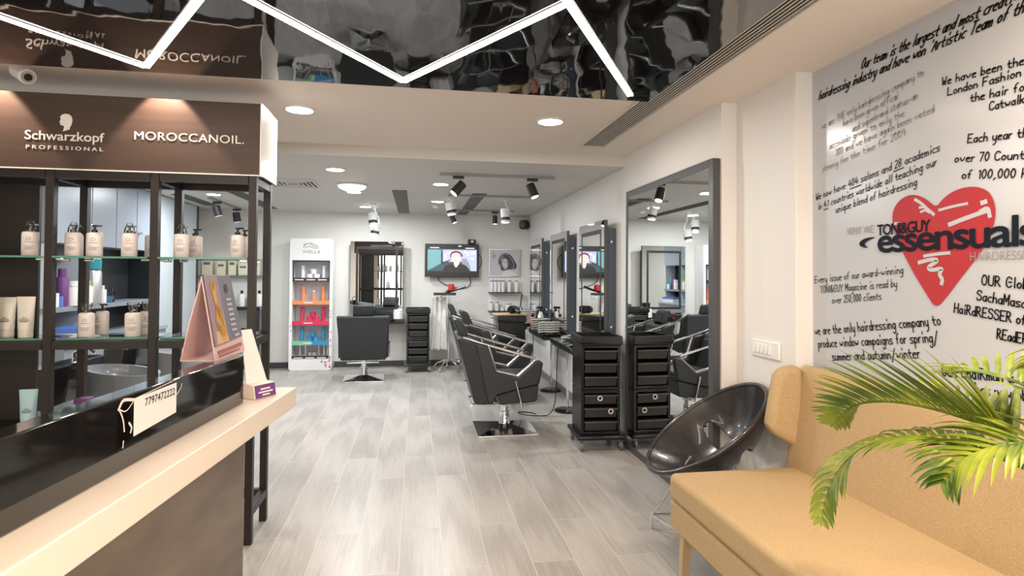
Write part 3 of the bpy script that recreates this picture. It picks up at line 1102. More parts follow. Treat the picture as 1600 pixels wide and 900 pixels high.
zu, zl = ZU + .0105, ZL + .0105
for k, x, y, rz, lab in (
        ('cone', -1.917, 3.25, .25, 'pearl pump bottle alone on the upper glass shelf of the left bay'),
        ('none', -1.815 + .03, 3.385, .2, 'pearl pump bottle on the upper shelf half hidden behind the second post'),
        ('cone', -1.728, 3.26, .15, 'pearl pump bottle on the upper shelf just right of the second post'),
        ('none', -1.625, 3.25, .25, 'pearl pump bottle without overcap on the upper shelf, middle bay, left of centre'),
        ('cone', -1.462, 3.25, .2, 'pearl pump bottle on the upper shelf in front of the blue grey cabinet knob'),
        ('none', -1.415, 3.40, .2, 'pearl pump bottle on the upper shelf peeping out left of the third post'),
        ('cone', -1.214, 3.25, .1, 'front pearl bottle of the pair on the upper shelf, right bay'),
        ('none', -1.200, 3.40, .0, 'rear pearl bottle with black pump in the pair on the upper shelf, right bay'),
        ('none', -0.938, 3.25, -.2, 'pearl pump bottle on the upper shelf beside the front right post'),
        ('none', -0.945, 3.40, -.2, 'pearl pump bottle hidden behind another beside the front right post')):
    bottle(k, x, y, zu, rz, lab)
for k, x, y, rz, lab in (
        ('cup', -1.665, 3.27, .15, 'pearl bottle with flared clear cap on the lower shelf, left one of the front row'),
        ('none', -1.655, 3.40, -.5, 'pearl bottle with a dark pump behind the flared cap bottle on the lower shelf'),
        ('cup', -1.448, 3.27, .2, 'pearl bottle with flared clear cap on the lower shelf, near the third post'),
        ('cup', -1.435, 3.40, .2, 'pearl bottle on the lower shelf half hidden by the third post')):
    bottle(k, x, y, zl, rz, lab)


def tube_pack(x, y, z, mt, label, h=.205):
    t = thing('cream_tube', label, 'tube', (x, y, z), .15, 'soft tubes on the display unit')
    k = h / .205
    MB().lathe([(.030, 0), (.031, .004 * k), (.031, .035 * k), (.030, .04 * k)], n=22, sy=.8).build('cap', mt, t)

    def fn(u, v):
        a = 2 * PI * v
        zz = .04 + .165 * u
        sx = .032 + .008 * u
        sy = .025 * (1 - u) + .002
        return (sx * math.cos(a), sy * math.sin(a), zz * k)
    MB().grid(fn, 8, 24).build('sleeve', mt, t)
    b = MB()
    for q, hw in ((.100, .008), (.092, .017), (.085, .02), (.08, .014)):
        ribbon(b, [(-hw, q * k), (hw, q * k)], .003, lambda s, z2: (s, -.0215, z2))
    b.build('label_print', M['print'], t, smooth=False, fix=False)


tube_pack(-1.935, 3.26, zl, M['tube'], 'pearl cream tube on the lower shelf of the left bay')
tube_pack(-2.045, 3.30, zl, M['tube'], 'pearl cream tube behind the dark carton at the left edge', .20)
tube_pack(-1.915, 3.26, .6255, M['tubeb'], 'pale blue tube on the lowest shelf above the counter edge', .185)
t = thing('carton', 'dark tall carton at the left edge of the lower shelf', 'box', (-2.065, 3.215, zl), .1)
MB().bb(-.055, .03, -.03, .015, 0, .235).build('box', M['sign'], t, bevel=.002)
single(MB().bb(-1.765, -1.70, 3.36, 3.43, .6255, .735), 'carton', M['purple'], 'small violet carton on the lowest shelf by the second rear post', 'box', bevel=.002)

# ================================================================== RECEPTION COUNTER
ctr = thing('reception_counter', 'reception counter with a white ledge, black gloss upstand and brown marbled front', 'counter', (-.707, 1.8, 0), R(-5.55))
MB().bb(-.55, .105, -1.75, .885, .820, .900).build('ledge', M['ivory'], ctr, bevel=.003)
MB().bb(-.062, 0, -1.75, .565, .9005, 1.0875).build('upstand', M['gloss'], ctr, bevel=.004)
MB().bb(-.50, .092, -1.70, .345, .0, .820).build('front_panel', M['marble'], ctr, bevel=.002)
MC = Matrix.Translation((-.707, 1.8, 0)) @ Matrix.Rotation(R(-5.55), 4, 'Z')

sgn = thing('paper_notice', 'white paper notice with a phone number taped to the black upstand', 'notice', MC @ Vector((.0025, -.055, 1.02)), R(-5.55))
b = MB()
b.add([(0, -.105, -.045), (0, .110, -.033), (0, .110, .055), (0, -.105, .052)], [(0, 1, 2, 3)])
b.build('sheet', M['whitem'], sgn, smooth=False)
font_mesh('lettering', '7797472222', M['ink'], Matrix(((0, 0, 1, .0008), (1, 0, 0, -.055), (0, 1, 0, .022), (0, 0, 0, 1))), .155, .022, .002, parent=sgn)
b = MB()
for pts, wd in (([(-.105, .052), (.0, .058), (.128, .066)], .002), ([(-.17, .040), (-.155, .060), (-.13, .056), (-.105, .05)], .008), ([(-.165, .035), (-.15, .01), (-.145, -.02)], .005),
                ([(-.125, -.005), (-.112, -.02), (-.118, -.03)], .006), ([(-.15, -.06), (-.148, -.045)], .004), ([(.112, .02), (.135, .034), (.140, .046)], .003), ([(-.168, .04), (-.14, .025), (-.11, .045)], .003)):
    ribbon(b, chaikin(pts), wd, lambda s, z: (.0004, s, z))
b.build('tape_remnants', M['bottle'], sgn, smooth=False, fix=False)
b = MB()
b.poly([(.0003, -.172, -.066), (.0003, -.105, -.047), (.0003, -.105, .05), (.0003, -.165, .045)])
b.build('clear_tape', M['clear'], sgn, smooth=False)

# tent calendar
cal = thing('tent_calendar', 'pink tent calendar with a golden figure picture standing on the black upstand', 'calendar', (-.749, 2.335, 1.088), R(-4))
W2, D2, HH = .142, .060, .300
b = MB()
b.add([(D2, -W2, 0), (D2, W2, 0), (D2 * .02, W2 * .88, HH), (D2 * .02, -W2 * .88, HH)], [(0, 1, 2, 3)])
b.add([(-D2, -W2, 0), (-D2, W2, 0), (-D2 * .6, -W2 * .95, HH * .45), (-D2 * .6, W2 * .95, HH * .45), (0, -W2 * .88, HH), (0, W2 * .88, HH)], [(0, 2, 3, 1), (2, 4, 5, 3)])
b.add([(D2, -W2, 0), (D2, W2, 0), (-D2, W2, 0), (-D2, -W2, 0)], [(0, 1, 2, 3)])
o = b.build('stand', M['card'], cal, smooth=False)
sol = o.modifiers.new('thickness', 'SOLIDIFY')
sol.thickness = .004


def onface(u, v, lift):  # u along width -1..1, v up 0..1 on the sloping front
    x = D2 + (D2 * .02 - D2) * v
    n = Vector((HH, 0, D2)).normalized() * lift
    return (x + n.x, u * W2 * (1 - .12 * v), v * HH + n.z)


def facepoly(m, pts, lift, idx=0):
    m.poly([onface(u, v, lift) for u, v in pts], idx)


b = MB()
facepoly(b, [(-.94, .16), (.96, .20), (.98, 1.0), (-.98, 1.0)], .004)
facepoly(b, [(-.94, .16), (-.02, .175), (-.05, 1.0), (-.98, 1.0)], .0045, 1)
facepoly(b, [(-.80, .18), (-.02, .19), (-.1, .33), (-.75, .33)], .005, 2)
b.build('page', [mat('grey_blue_page', (.17, .17, .22), .35), mat('mauve_page', (.33, .22, .27), .35), mat('warm_page', (.62, .40, .22), .4)], cal, smooth=False)
b = MB()
for pts, wd in (([(-.62, .86), (-.48, .90), (-.36, .84)], .016), ([(-.5, .86), (-.47, .72), (-.40, .60)], .034), ([(-.46, .62), (-.55, .50), (-.42, .42), (-.30, .52), (-.38, .6)], .016),
                ([(-.62, .47), (-.5, .34), (-.3, .28), (-.14, .36), (-.2, .5)], .014), ([(-.58, .40), (-.42, .28), (-.26, .22), (-.16, .30)], .014), ([(-.44, .55), (-.34, .44), (-.3, .36)], .018)):
    ribbon(b, chaikin(pts, 3), wd / .165, lambda s, z: onface(s, z, .0062))
b.build('golden_figure', mat('gold_print', (.58, .33, .05), .4), cal, smooth=False, fix=False)
b = MB()
for i in range(7):
    v = .70 - i * .065
    ribbon(b, [(.28, v), (.62, v)], .028, lambda s, z: onface(s, z, .0062))
ribbon(b, [(.40, .235), (.72, .24)], .03, lambda s, z: onface(s, z, .0062))
b.build('text_lines', mat('pale_print', (.50, .46, .46), .5), cal, smooth=False, fix=False)
b = MB()
b.poly([onface(.42 + .13 * math.cos(a), .84 + .06 * math.sin(a), .0062) for a in [i * PI / 6 for i in range(12)]])
b.build('round_seal', M['sign'], cal, smooth=False)
b = MB()
ribbon(b, [(-.78, .085), (.80, .105)], .045, lambda s, z: onface(s, z, .0025))
ribbon(b, [(-.78, .04), (.60, .05)], .022, lambda s, z: onface(s, z, .0025))
b.build('caption_strip', mat('rose_print', (.36, .13, .13), .5), cal, smooth=False, fix=False)
MB().cyl((0, -W2 * .88, HH), (0, W2 * .88, HH), .005, n=10).build('binding', M['blackm'], cal)

# small stand with purple label
qs = thing('card_stand', 'small white card stand with a purple label on the ledge end', 'card stand', (-.632, 2.485, .901), R(-32))
b = MB()
b.prism([(-.075, 0), (.045, 0), (.035, .055), (-.06, .062)], 'y', -.055, .055)
b.build('base', M['ivory'], qs, bevel=.003)
b = MB()
b.prism([(.0455, .003), (.0365, .052), (.0375, .0525), (.0467, .003)], 'y', -.052, .052)
b.build('purple_label', M['purple'], qs, smooth=False)
b = MB()
for z, hw in ((.036, .022), (.024, .034), (.013, .016)):
    x = .0462 - (z - .003) * .1837 + .0012
    ribbon(b, [(-hw, z), (hw, z)], .006, lambda s, zz, x=x: (x, s, zz))
b.build('label_print', M['letter'], qs, smooth=False, fix=False)
b = MB()
b.add([(-.005, -.052, .058), (-.005, .052, .058), (-.05, .012, .27), (-.05, -.04, .27)], [(0, 1, 2, 3)])
o = b.build('card', M['whitem'], qs, smooth=False)
sol = o.modifiers.new('thickness', 'SOLIDIFY')
sol.thickness = .003

# ================================================================== WASH AREA (seen through the shelves)
t = thing('wall_cabinet', 'blue grey wall cabinet with tall doors and small knobs behind the shelves', 'cabinet', (-3.15, 6.25, 0))
MB().bb(-.14, .128, -.95, 1.0, 1.645, 2.32).build('body', M['cabm'], t)
for i, (a, b_) in enumerate(((-.95, -.30), (-.295, .145), (.15, .575), (.58, 1.0))):
    d = MB().bb(.13, .15, a + .004, b_ - .004, 1.648, 2.318).build('door', M['cab'], t, bevel=.002)
    ky = b_ - .05 if i % 2 == 0 else a + .05
    MB().lathe([(.006, 0), (.006, .012), (.016, .018), (.014, .030), (.0001, .034)], n=14).build('knob', M['chrome'], d).matrix_local = Matrix.Translation((.15, ky, 1.83)) @ Matrix.Rotation(R(90), 4, 'Y')
t = thing('tall_cabinet', 'pale blue full height cupboard at the end of the wash area', 'cabinet', (-3.15, 7.93, 0))
MB().bb(-.14, .13, -.66, .64, 0, 2.32).build('body', M['cabd'], t)
for a, b_ in ((-.66, -.01), (.0, .60)):
    MB().bb(.13, .155, a, b_, .06, 2.318).build('door', M['cabl'], t, bevel=.002)
MB().bb(.13, .16, .60, .66, 0, 2.32).build('edge_strip', M['cabd'], t)
t = thing('niche_shelf', 'charcoal niche with a grey shelf board holding hair products', 'shelf', (-3.15, 6.25, 0))
MB().bb(-.145, -.12, -.95, 1.0, .80, 1.64).build('back_panel', M['cabd'], t)
MB().bb(-.12, .145, -.95, 1.0, 1.055, 1.10).build('shelf_board', M['cabm'], t)
for y in (-.92, -.33):
    MB().bb(-.12, .14, y - .02, y + .02, .80, 1.64).build('upright', M['cabl'], t)
t = thing('base_cabinet', 'grey low cabinet with a worktop behind the wash basins', 'cabinet', (-3.1, 6.25, 0))
MB().bb(-.19, .24, -.95, 1.0, 0, .76).build('body', M['cabm'], t)
MB().bb(-.19, .26, -.95, 1.0, .76, .80).build('worktop', M['cab'], t, bevel=.003)


def simple_bottle(x, y, z, r, h, mt, cap, label, group=None, capr=.6, name='bottle'):
    t = thing(name, label, 'bottle', (x, y, z), 0, group)
    MB().lathe([(r, 0), (r, h * .72), (r * .9, h * .76), (r * .45, h * .80)], n=16).build('body', mt, t)
    MB().lathe([(r * capr, h * .78), (r * capr, h), (.0001, h)], n=14).build('cap', cap, t)
    return t


G = 'products on the niche shelf'
simple_bottle(-3.07, 6.12, 1.101, .075, .42, M['silver'], M['teal'], 'tall aerosol with a teal top on the niche shelf', G, .95)
simple_bottle(-3.05, 6.0, 1.101, .04, .22, M['whitem'], M['lime'], 'white bottle with a lime cap on the niche shelf', G)
simple_bottle(-3.05, 6.245, 1.101, .04, .17, M['whitem'], M['white'], 'small white bottle in front of the teal aerosol', G)
t = thing('tumbler', 'clear blue tinted tumbler on the niche shelf', 'tumbler', (-3.06, 6.37, 1.101), 0, G)
MB().lathe([(.06, 0), (.065, .14), (.06, .14), (.055, .01), (.0001, .01)], n=20).build('glass', M['clear'], t)
MB().lathe([(.055, .011), (.057, .06), (.0001, .06)], n=20).build('liquid', M['blue'], t)
simple_bottle(-3.06, 5.62, 1.101, .05, .33, M['purple'], M['purple'], 'plum coloured bottle left of the second rear post', G)
simple_bottle(-3.03, 5.72, 1.101, .05, .22, M['bottle'], M['whitem'], 'pale jar with a white lid beside the plum bottle', G, .95)
simple_bottle(-3.112, 5.43, 1.101, .06, .30, M['teal'], M['cabm'], 'teal bottle at the left of the niche shelf', G, .9)
single(MB().bb(-3.045, -3.008, 5.40, 5.49, 1.101, 1.22), 'carton', M['whitem'], 'small white carton standing on the niche shelf edge', 'box', G, bevel=.002)
single(MB().bb(-3.045, -3.008, 5.50, 5.55, 1.101, 1.19), 'carton', M['bluebox'], 'small blue carton beside the white one on the niche shelf', 'box', G, bevel=.002)
t = thing('carton', 'blue and white carton on the worktop behind the shelf posts', 'box', (-2.98, 5.62, .801), .2)
MB().bb(-.09, .12, -.16, .16, 0, .075).build('box', M['whitem'], t, bevel=.002)
MB().bb(-.09, .12, -.16, .16, .0755, .12).build('lid', M['bluebox'], t, bevel=.002)


def wash_unit(x, y, label):
    t = thing('wash_basin', label, 'wash basin', (x, y, 0), 0, 'backwash basins')
    b = MB()

    def fn(u, v):
        a = 2 * PI * v
        if u < .5:
            k = u / .5
            r, z = .235 + .045 * k, .52 + .28 * k
        elif u < .6:
            r, z = .28, .80
            r = .28 - .03 * (u - .5) / .1
        else:
            k = (u - .6) / .4
            r, z = .25 * (1 - k ** 2 * .95), .80 - .15 * math.sin(k * PI / 2)
        return (r * .80 * math.cos(a), r * .72 * math.sin(a), z - .06 - .03 * math.cos(a))
    b.grid(fn, 20, 36)
    b.build('bowl', M['basin'], t, angle=60)
    MB().bb(-.14, .14, -.12, .12, .0, .53).build('pedestal', M['black'], t, bevel=.02)
    MB().tube([(-.30, 0, .70), (-.30, 0, .86), (-.22, 0, .90), (-.17, 0, .86)], .012).build('tap', M['chrome'], t)
    MB().bb(-.42, -.28, -.35, .35, .55, .80).build('ledge', M['gloss'], t, bevel=.008)


wash_unit(-1.96, 4.30, 'grey ceramic wash basin behind the middle bay, nearest the counter')
wash_unit(-1.98, 5.30, 'grey ceramic wash basin further back, left of the third post')

# products on the back wall beyond the shelves
gshelf(-3.15, -2.18, 8.84, 9.0, 1.36, 'pale glass wall shelf far behind the display unit', 'glass shelf on the back wall', False)
for i, (x, w_, h_) in enumerate(((-2.97, .14, .24), (-2.78, .12, .2), (-2.63, .10, .24), (-2.48, .13, .17), (-2.32, .12, .22))):
    t = thing('carton', 'cream product carton, number %s from the left on the far glass wall shelf' % ('one', 'two', 'three', 'four', 'five')[i], 'box', (x, 8.92, 1.371), 0, 'cream cartons on the far wall shelf')
    MB().bb(-w_ / 2, w_ / 2, -.05, .05, 0, h_).build('box', mat('cream_carton', (.74, .70, .52), .5) if i == 0 else bpy.data.materials['cream_carton'], t, bevel=.002)
    MB().bb(-w_ * .35, w_ * .3, -.051, -.0502, h_ * .62, h_ * .78).build('label_print', M['print'], t)
for i, x in enumerate((-2.50, -2.36, -2.26)):
    simple_bottle(x, 8.90, .93, .045, .22, M['whitem'], M['black'], ('white pump bottle on the far black table, left of three', 'white pump bottle on the far black table, middle of three', 'white pump bottle on the far black table, right of three')[i], 'bottles on the far table', .4)
t = thing('side_table', 'black side table at the back wall seen through the shelves', 'table', (-2.5, 8.8, 0))
MB().bb(-.45, .32, -.18, .18, .88, .93).build('tabletop', M['gloss'], t, bevel=.004)
for sx in (-.42, .29):
    for sy in (-.15, .15):
        MB().bb(sx - .02, sx + .02, sy - .02, sy + .02, 0, .88).build('leg', M['blackm'], t)
MB().bb(-.42, .29, -.15, .15, .45, .48).build('lower_shelf', M['blackm'], t)
for i, (x, s) in enumerate(((-2.68, .06), (-2.45, .065), (-2.27, .055))):
    t = thing('hair_dryer', 'black hair dryer on the lower shelf of the far side table, %s' % ('left', 'middle', 'right')[i], 'hair dryer', (x, 8.78, .48), 1.45, 'hair dryers on the far table')
    MB().lathe([(s * .7, -.09), (s, -.05), (s, .05), (s * .6, .12)], n=16).build('barrel', M['black'], t).matrix_local = Matrix.Translation((0, 0, s + .005)) @ Matrix.Rotation(R(90), 4, 'Y')
    MB().cyl((-.02, 0, s), (-.05, -.10, s * .5), .02, n=12).build('handle', M['black'], t)

# ================================================================== STATIONS
def station(loc, rz, label, bx=(-.38, .36)):
    """local: mirror faces -X, width along Y"""
    t = thing('station_mirror', label, 'mirror', loc, rz, 'styling station mirrors')
    MB().bb(-.085, 0, -.36, .34, .755, 1.82).build('wall_box', M['frame'], t, bevel=.002)
    MB().bb(-.118, -.088, -.39, .39, .80, 1.89).build('backing', M['mframe'], t, bevel=.001)
    MB().bb(-.1205, -.1185, -.388, .388, .802, 1.888).build('glass', M['mirror'], t)
    b = MB()
    for a0, a1, z0, z1 in ((-.31, .31, 1.775, 1.815), (-.31, .31, .86, .90), (-.31, -.275, .90, 1.775), (.275, .31, .90, 1.775)):
        b.bb(-.1212, -.1206, a0, a1, z0, z1)
    b.build('dark_band', M['blackm'], t)
    for sy in (-.36 + .08,):
        b = MB()
        for z in (1.70, .95):
            b.cyl((-.043, -.3615, z), (-.043, -.3595, z), .010, n=12)
        b.build('screw_cap', M['chrome'], t)
    return t


st = [station((XA, 5.22, 0), 0, 'station mirror nearest the camera, showing the television in its glass'),
      station((XA, 6.50, 0), 0, 'middle station mirror on the right wall'),
      station((XA, 7.78, 0), 0, 'station mirror on the right wall nearest the back corner'),
      station((-.577, YB - .034, 0), R(85), 'station mirror on the back wall behind the lone salon chair')]


def station_shelf(loc, rz, label, x0=-.345, hy=.46, pole=True):
    t = thing('station_shelf', label, 'shelf', loc, rz, 'black station shelves')
    MB().bb(x0, 0, -hy, hy, .70, .745).build('shelf_top', M['gloss'], t, bevel=.003)
    MB().bb(x0 + .02, -.002, -hy + .02, hy - .02, .675, .699).build('apron', M['blackm'], t)
    return t


station_shelf((XA, 5.46, 0), 0, 'black shelf of the nearest station, beside the tall drawer trolley')
station_shelf((XA, 6.73, 0), 0, 'black shelf of the middle station crowded with tools')
station_shelf((XA, 8.02, 0), 0, 'black shelf of the station nearest the back corner')
station_shelf((-.52, YB, 0), R(90), 'black shelf under the back wall mirror', -.40, .36)
for x, y, lab in ((1.552, 5.81, 'chrome pole on a round black foot under the nearest station shelf'), (1.63, 6.86, 'chrome pole on a round black foot under the middle station shelf')):
    t = thing('support_pole', lab, 'pole', (x, y, 0))
    MB().cyl((0, 0, .018), (0, 0, .674), .013, n=14).build('pole', M['chrome'], t)
    MB().lathe([(.135, 0), (.135, .012), (.12, .02), (.03, .024), (.0001, .026)], n=28).build('foot', M['black'], t)


def cord(name, pts, label, r=.005, mt='black', k=3):
    P = [Vector(p) for p in pts]
    for _ in range(k):
        q = [P[0]]
        for a, b in zip(P[:-1], P[1:]):
            q += [a * .75 + b * .25, a * .25 + b * .75]
        q.append(P[-1])
        P = q
    return single(MB().tube(P, r, n=6), name, M[mt], label, 'cord', angle=60)


cord('power_cord', [(1.40, 5.5, .70), (1.375, 5.5, .72), (1.365, 5.52, .5), (1.38, 5.60, .15), (1.33, 5.62, .006), (1.2, 5.62, .006), (1.05, 5.70, .006), (1.02, 5.82, .006), (1.15, 5.78, .006), (1.20, 5.7, .006)], 'black cord hanging from the nearest station shelf to the floor')
cord('power_cord', [(1.42, 6.75, .75), (1.37, 6.72, .74), (1.37, 6.70, .45), (1.34, 6.75, .12), (1.32, 6.8, .006)], 'black cord hanging from the middle station shelf')
cord('power_cord', [(.32, 8.965, 1.37), (.36, 8.985, 1.28), (.55, 8.985, 1.20), (.75, 8.985, 1.18), (.84, 8.985, 1.25), (.82, 8.965, 1.37)], 'black cable looping under the television', .006)
cord('power_cord', [(.93, 8.96, 1.75), (1.0, 8.985, 1.68), (1.0, 8.985, 1.55), (.93, 8.96, 1.46)], 'dark cable bulging out at the right edge of the television', .005)


# tools on the shelves
def clip_stack(x, y, z, label, n=4, rz=0.0, s=1.0):
    t = thing('flat_iron', label, 'hair tool', (x, y, z), rz, 'hair tools on the station shelves')
    b = MB()
    for i in range(n):
        zz = .014 + i * .027
        b.tube([(-.12, 0, zz), (-.06, .012, zz + .004), (.0, .0, zz), (.07, -.012, zz + .004), (.13, 0, zz)], .012, n=8)
    b.v = [p * s for p in b.v]
    b.build('silver_arms', M['steelb'], t)
    b = MB()
    for i in range(n):
        b.tube([(-.12, .014, .028 + i * .027), (0, .016, .028 + i * .027), (.11, .014, .028 + i * .027)], .006, n=6)
    b.v = [p * s for p in b.v]
    b.build('black_arms', M['black'], t)


ZS = .7455
clip_stack(1.48, 6.375, ZS, 'stack of silver and black hair tools at the near end of the middle station shelf', 5, .08, .97)
clip_stack(1.475, 6.78, ZS, 'pile of silver hair tools deeper on the middle station shelf', 5, .3)
clip_stack(1.475, 7.66, ZS, 'stack of pale hair tools on the corner station shelf', 7, .15, .97)
clip_stack(1.49, 5.62, ZS, 'silver hair tools lying on the nearest station shelf', 2, .9)


def spray_bottle(x, y, z, mt, label, rz=0.0, h=.19):
    t = thing('spray_bottle', label, 'spray bottle', (x, y, z), rz, 'spray bottles')
    MB().lathe([(.036, 0), (.037, .004), (.037, h * .55), (.024, h * .75), (.014, h * .8)], n=18).build('body', mt, t)
    b = MB()
    b.cyl((0, 0, h * .8), (0, 0, h * .92), .016, n=14)
    b.box((-.015, 0, h * .98), (.085, .022, .026))
    b.prism([(-.045, h * .9), (-.030, h * .9), (-.040, h * .70), (-.050, h * .72)], 'y', -.007, .007)
    b.build('trigger_head', M['black'], t, bevel=.002)


spray_bottle(1.52, 6.98, ZS, M['white'], 'white trigger spray bottle on the middle station shelf', 0.4, .26)
spray_bottle(1.56, 7.09, ZS, M['black'], 'black spray bottle on the middle station shelf', 2.0, .22)


def dryer(x, y, z, label, rz):
    t = thing('hair_dryer', label, 'hair dryer', (x, y, z), rz, 'hair dryers on the stations')
    MB().lathe([(.032, -.09), (.046, -.06), (.046, .04), (.030, .11), (.024, .14), (.0001, .14)], n=20).build('barrel', M['black'], t).matrix_local = Matrix.Translation((0, 0, .048)) @ Matrix.Rotation(R(90), 4, 'Y')
    MB().cyl((-.02, 0, .048), (-.06, -.12, .022), .019, .017, n=14).build('handle', M['black'], t)
    MB().tube([(.10, 0, .05), (.155, 0, .05)], .027, n=14).build('nozzle', M['chrome'], t)


dryer(1.50, 6.58, ZS, 'black hair dryer lying in the middle of the middle station shelf', 1.9)
dryer(1.50, 5.25, ZS, 'black hair dryer on the nearest station shelf behind the trolley', 2.2)
dryer(1.52, 7.98, ZS, 'black hair dryer on the corner station shelf', 1.2)
simple_bottle(1.575, 6.90, ZS, .03, .2, M['black'], M['black'], 'slim black bottle against the middle station mirror', 'bottles on the stations')
simple_bottle(1.44, 7.08, ZS, .032, .17, M['amber'], M['black'], 'amber bottle at the far end of the middle station shelf', 'bottles on the stations')
simple_bottle(-.26, 8.74, ZS, .075, .13, M['whitem'], M['whitem'], 'white tub on the shelf under the back wall mirror', 'items under the back mirror', .95)
for i, (x, rz) in enumerate(((-.58, .3), (-.40, 1.9))):
    t = thing('brush', 'hair brush on the shelf under the back wall mirror, %s' % ('left', 'right')[i], 'brush', (x, 8.72, ZS), rz, 'brushes under the back mirror')
    MB().cyl((-.11, 0, .014), (0, 0, .016), .008, .010, n=10).build('handle', M['black'], t)
    MB().cyl((0, 0, .018), (.10, 0, .018), .017, n=12).build('bristle_barrel', M['steel'], t)
t = thing('brush', 'red and black brush at the left of the back wall shelf', 'brush', (-.78, 8.78, ZS), .4)
MB().box((0, 0, .02), (.16, .045, .03)).build('handle', M['black'], t, bevel=.01)
MB().box((.06, 0, .045), (.07, .05, .02)).build('pad', M['red'], t, bevel=.006)


# ================================================================== SALON CHAIRS
def make_chair(label):
    t = thing('salon_chair', label, 'chair', (0, 0, 0), 0, 'black salon chairs')
    sk = lambda x, y, z: (x, y * (.90 + .14 * max(0, min(1, (z - .30) / .55))), z)
    b = MB()
    b.prism([(-.455, .862), (-.420, .872), (-.300, .820), (-.285, .790), (-.130, .300), (-.150, .288), (-.290, .290), (-.305, .312)], 'y', -.315, .315, fn=sk)
    b.build('backrest', M['leather'], t, bevel=.018, seg=3)
    b = MB()
    b.prism([(-.36, .80), (-.27, .78), (-.17, .50), (-.26, .47)], 'y', -.22, .22)
    b.build('back_cushion', M['leather'], t, bevel=.02, seg=3)
    poly = [(-.300, .812), (-.190, .788), (-.118, .572), (.070, .524), (.218, .655), (.262, .664), (.290, .640), (.258, .460), (-.105, .378), (-.150, .300), (-.19, .32)]
    for s in (-1, 1):
        b = MB()
        y0, y1 = (s * .255, s * .318)
        b.prism(poly, 'y', min(y0, y1), max(y0, y1))
        p = b.build('side_panel', M['leather'], t, bevel=.012, seg=2)
        b = MB()
        yy = s * .287
        b.tube([(-.405, yy, .868), (-.30, yy, .832), (.225, yy, .676)], .012, n=8)
        for a, c in (((-.188, .792), (-.118, .576)), ((-.118, .576), (.070, .529)), ((.070, .529), (.218, .661))):
            b.tube([(a[0], yy, a[1]), (c[0], yy, c[1])], .012, n=8)
        b.build('chrome_arm', M['chrome'], t, angle=50)
    b = MB()
    b.prism([(-.105, .374), (.256, .458), (.240, .320), (.225, .305), (-.085, .285)], 'y', -.30, .30)
    b.build('seat_base', M['leather'], t, bevel=.012, seg=2)
    MB().bb(-.19, .245, -.25, .25, .40, .515).build('seat', M['leather'], t, bevel=.03, seg=3)
    b = MB()
    b.prism([(-.478, 1.000), (-.455, 1.012), (-.405, .990), (-.392, .970), (-.345, .868), (-.365, .848), (-.405, .854), (-.425, .870)], 'y', -.128, .128)
    b.build('headrest', M['leather'], t, bevel=.016, seg=3)
    b = MB()
    for s in (-.05, .05):
        b.cyl((-.375, s, .84), (-.392, s, .875), .008, n=8)
    b.build('headrest_bar', M['chrome'], t)
    b = MB()
    b.tube([(.05, -.33, .482), (.105, -.335, .272)], .009, n=8)
    b.lathe([(.0001, -.014), (.012, -.008), (.012, .008), (.0001, .014)], (.05, -.33, .484), n=10)
    b.build('lever', M['chrome'], t)
    b = MB()
    b.tube([(-.32, -.20, .268), (-.32, .20, .268)], .012, n=8)
    b.tube([(-.32, -.16, .268), (-.05, -.16, .283)], .008, n=8)
    b.tube([(-.32, .16, .268), (-.05, .16, .283)], .008, n=8)
    b.build('rear_frame', M['chrome'], t)
    MB().bb(-.06, .10, -.13, .13, .265, .288).build('mount_plate', M['steel'], t)
    MB().lathe([(.06, .05), (.055, .06), (.045, .075), (.045, .17), (.036, .175), (.036, .266)], n=24).build('column', M['chrome'], t)
    MB().tube([(.0, -.075, .225), (-.075, 0, .225), (.0, .075, .225), (.06, 0, .225)], .008, n=8, closed=True).build('pump_ring', M['chrome'], t)
    b = MB()
    h = .265
    b.add([(-h, -h, 0), (h, -h, 0), (h, h, 0), (-h, h, 0), (-h, -h, .018), (h, -h, .018), (h, h, .018), (-h, h, .018),
           (-.05, -.05, .062), (.05, -.05, .062), (.05, .05, .062), (-.05, .05, .062)],
          [(3, 2, 1, 0), (0, 1, 5, 4), (1, 2, 6, 5), (2, 3, 7, 6), (3, 0, 4, 7), (4, 5, 9, 8), (5, 6, 10, 9), (6, 7, 11, 10), (7, 4, 8, 11), (8, 9, 10, 11)])
    b.build('base', M['chrome'], t, bevel=.004, smooth=False)
    return t


ch = make_chair('black salon chair nearest the camera, turned to the right wall stations')
ch.location = (.80, 5.20, 0)
dup(ch, (.95, 6.42, -.0), R(3), 'middle one of the three black salon chairs facing the right wall')
dup(ch, (.89, 7.78, 0), R(-4), 'farthest of the three black salon chairs facing the right wall, mostly hidden')
dup(ch, (-.68, 7.93, 0), R(93), 'black salon chair seen from behind, facing the back wall mirror')


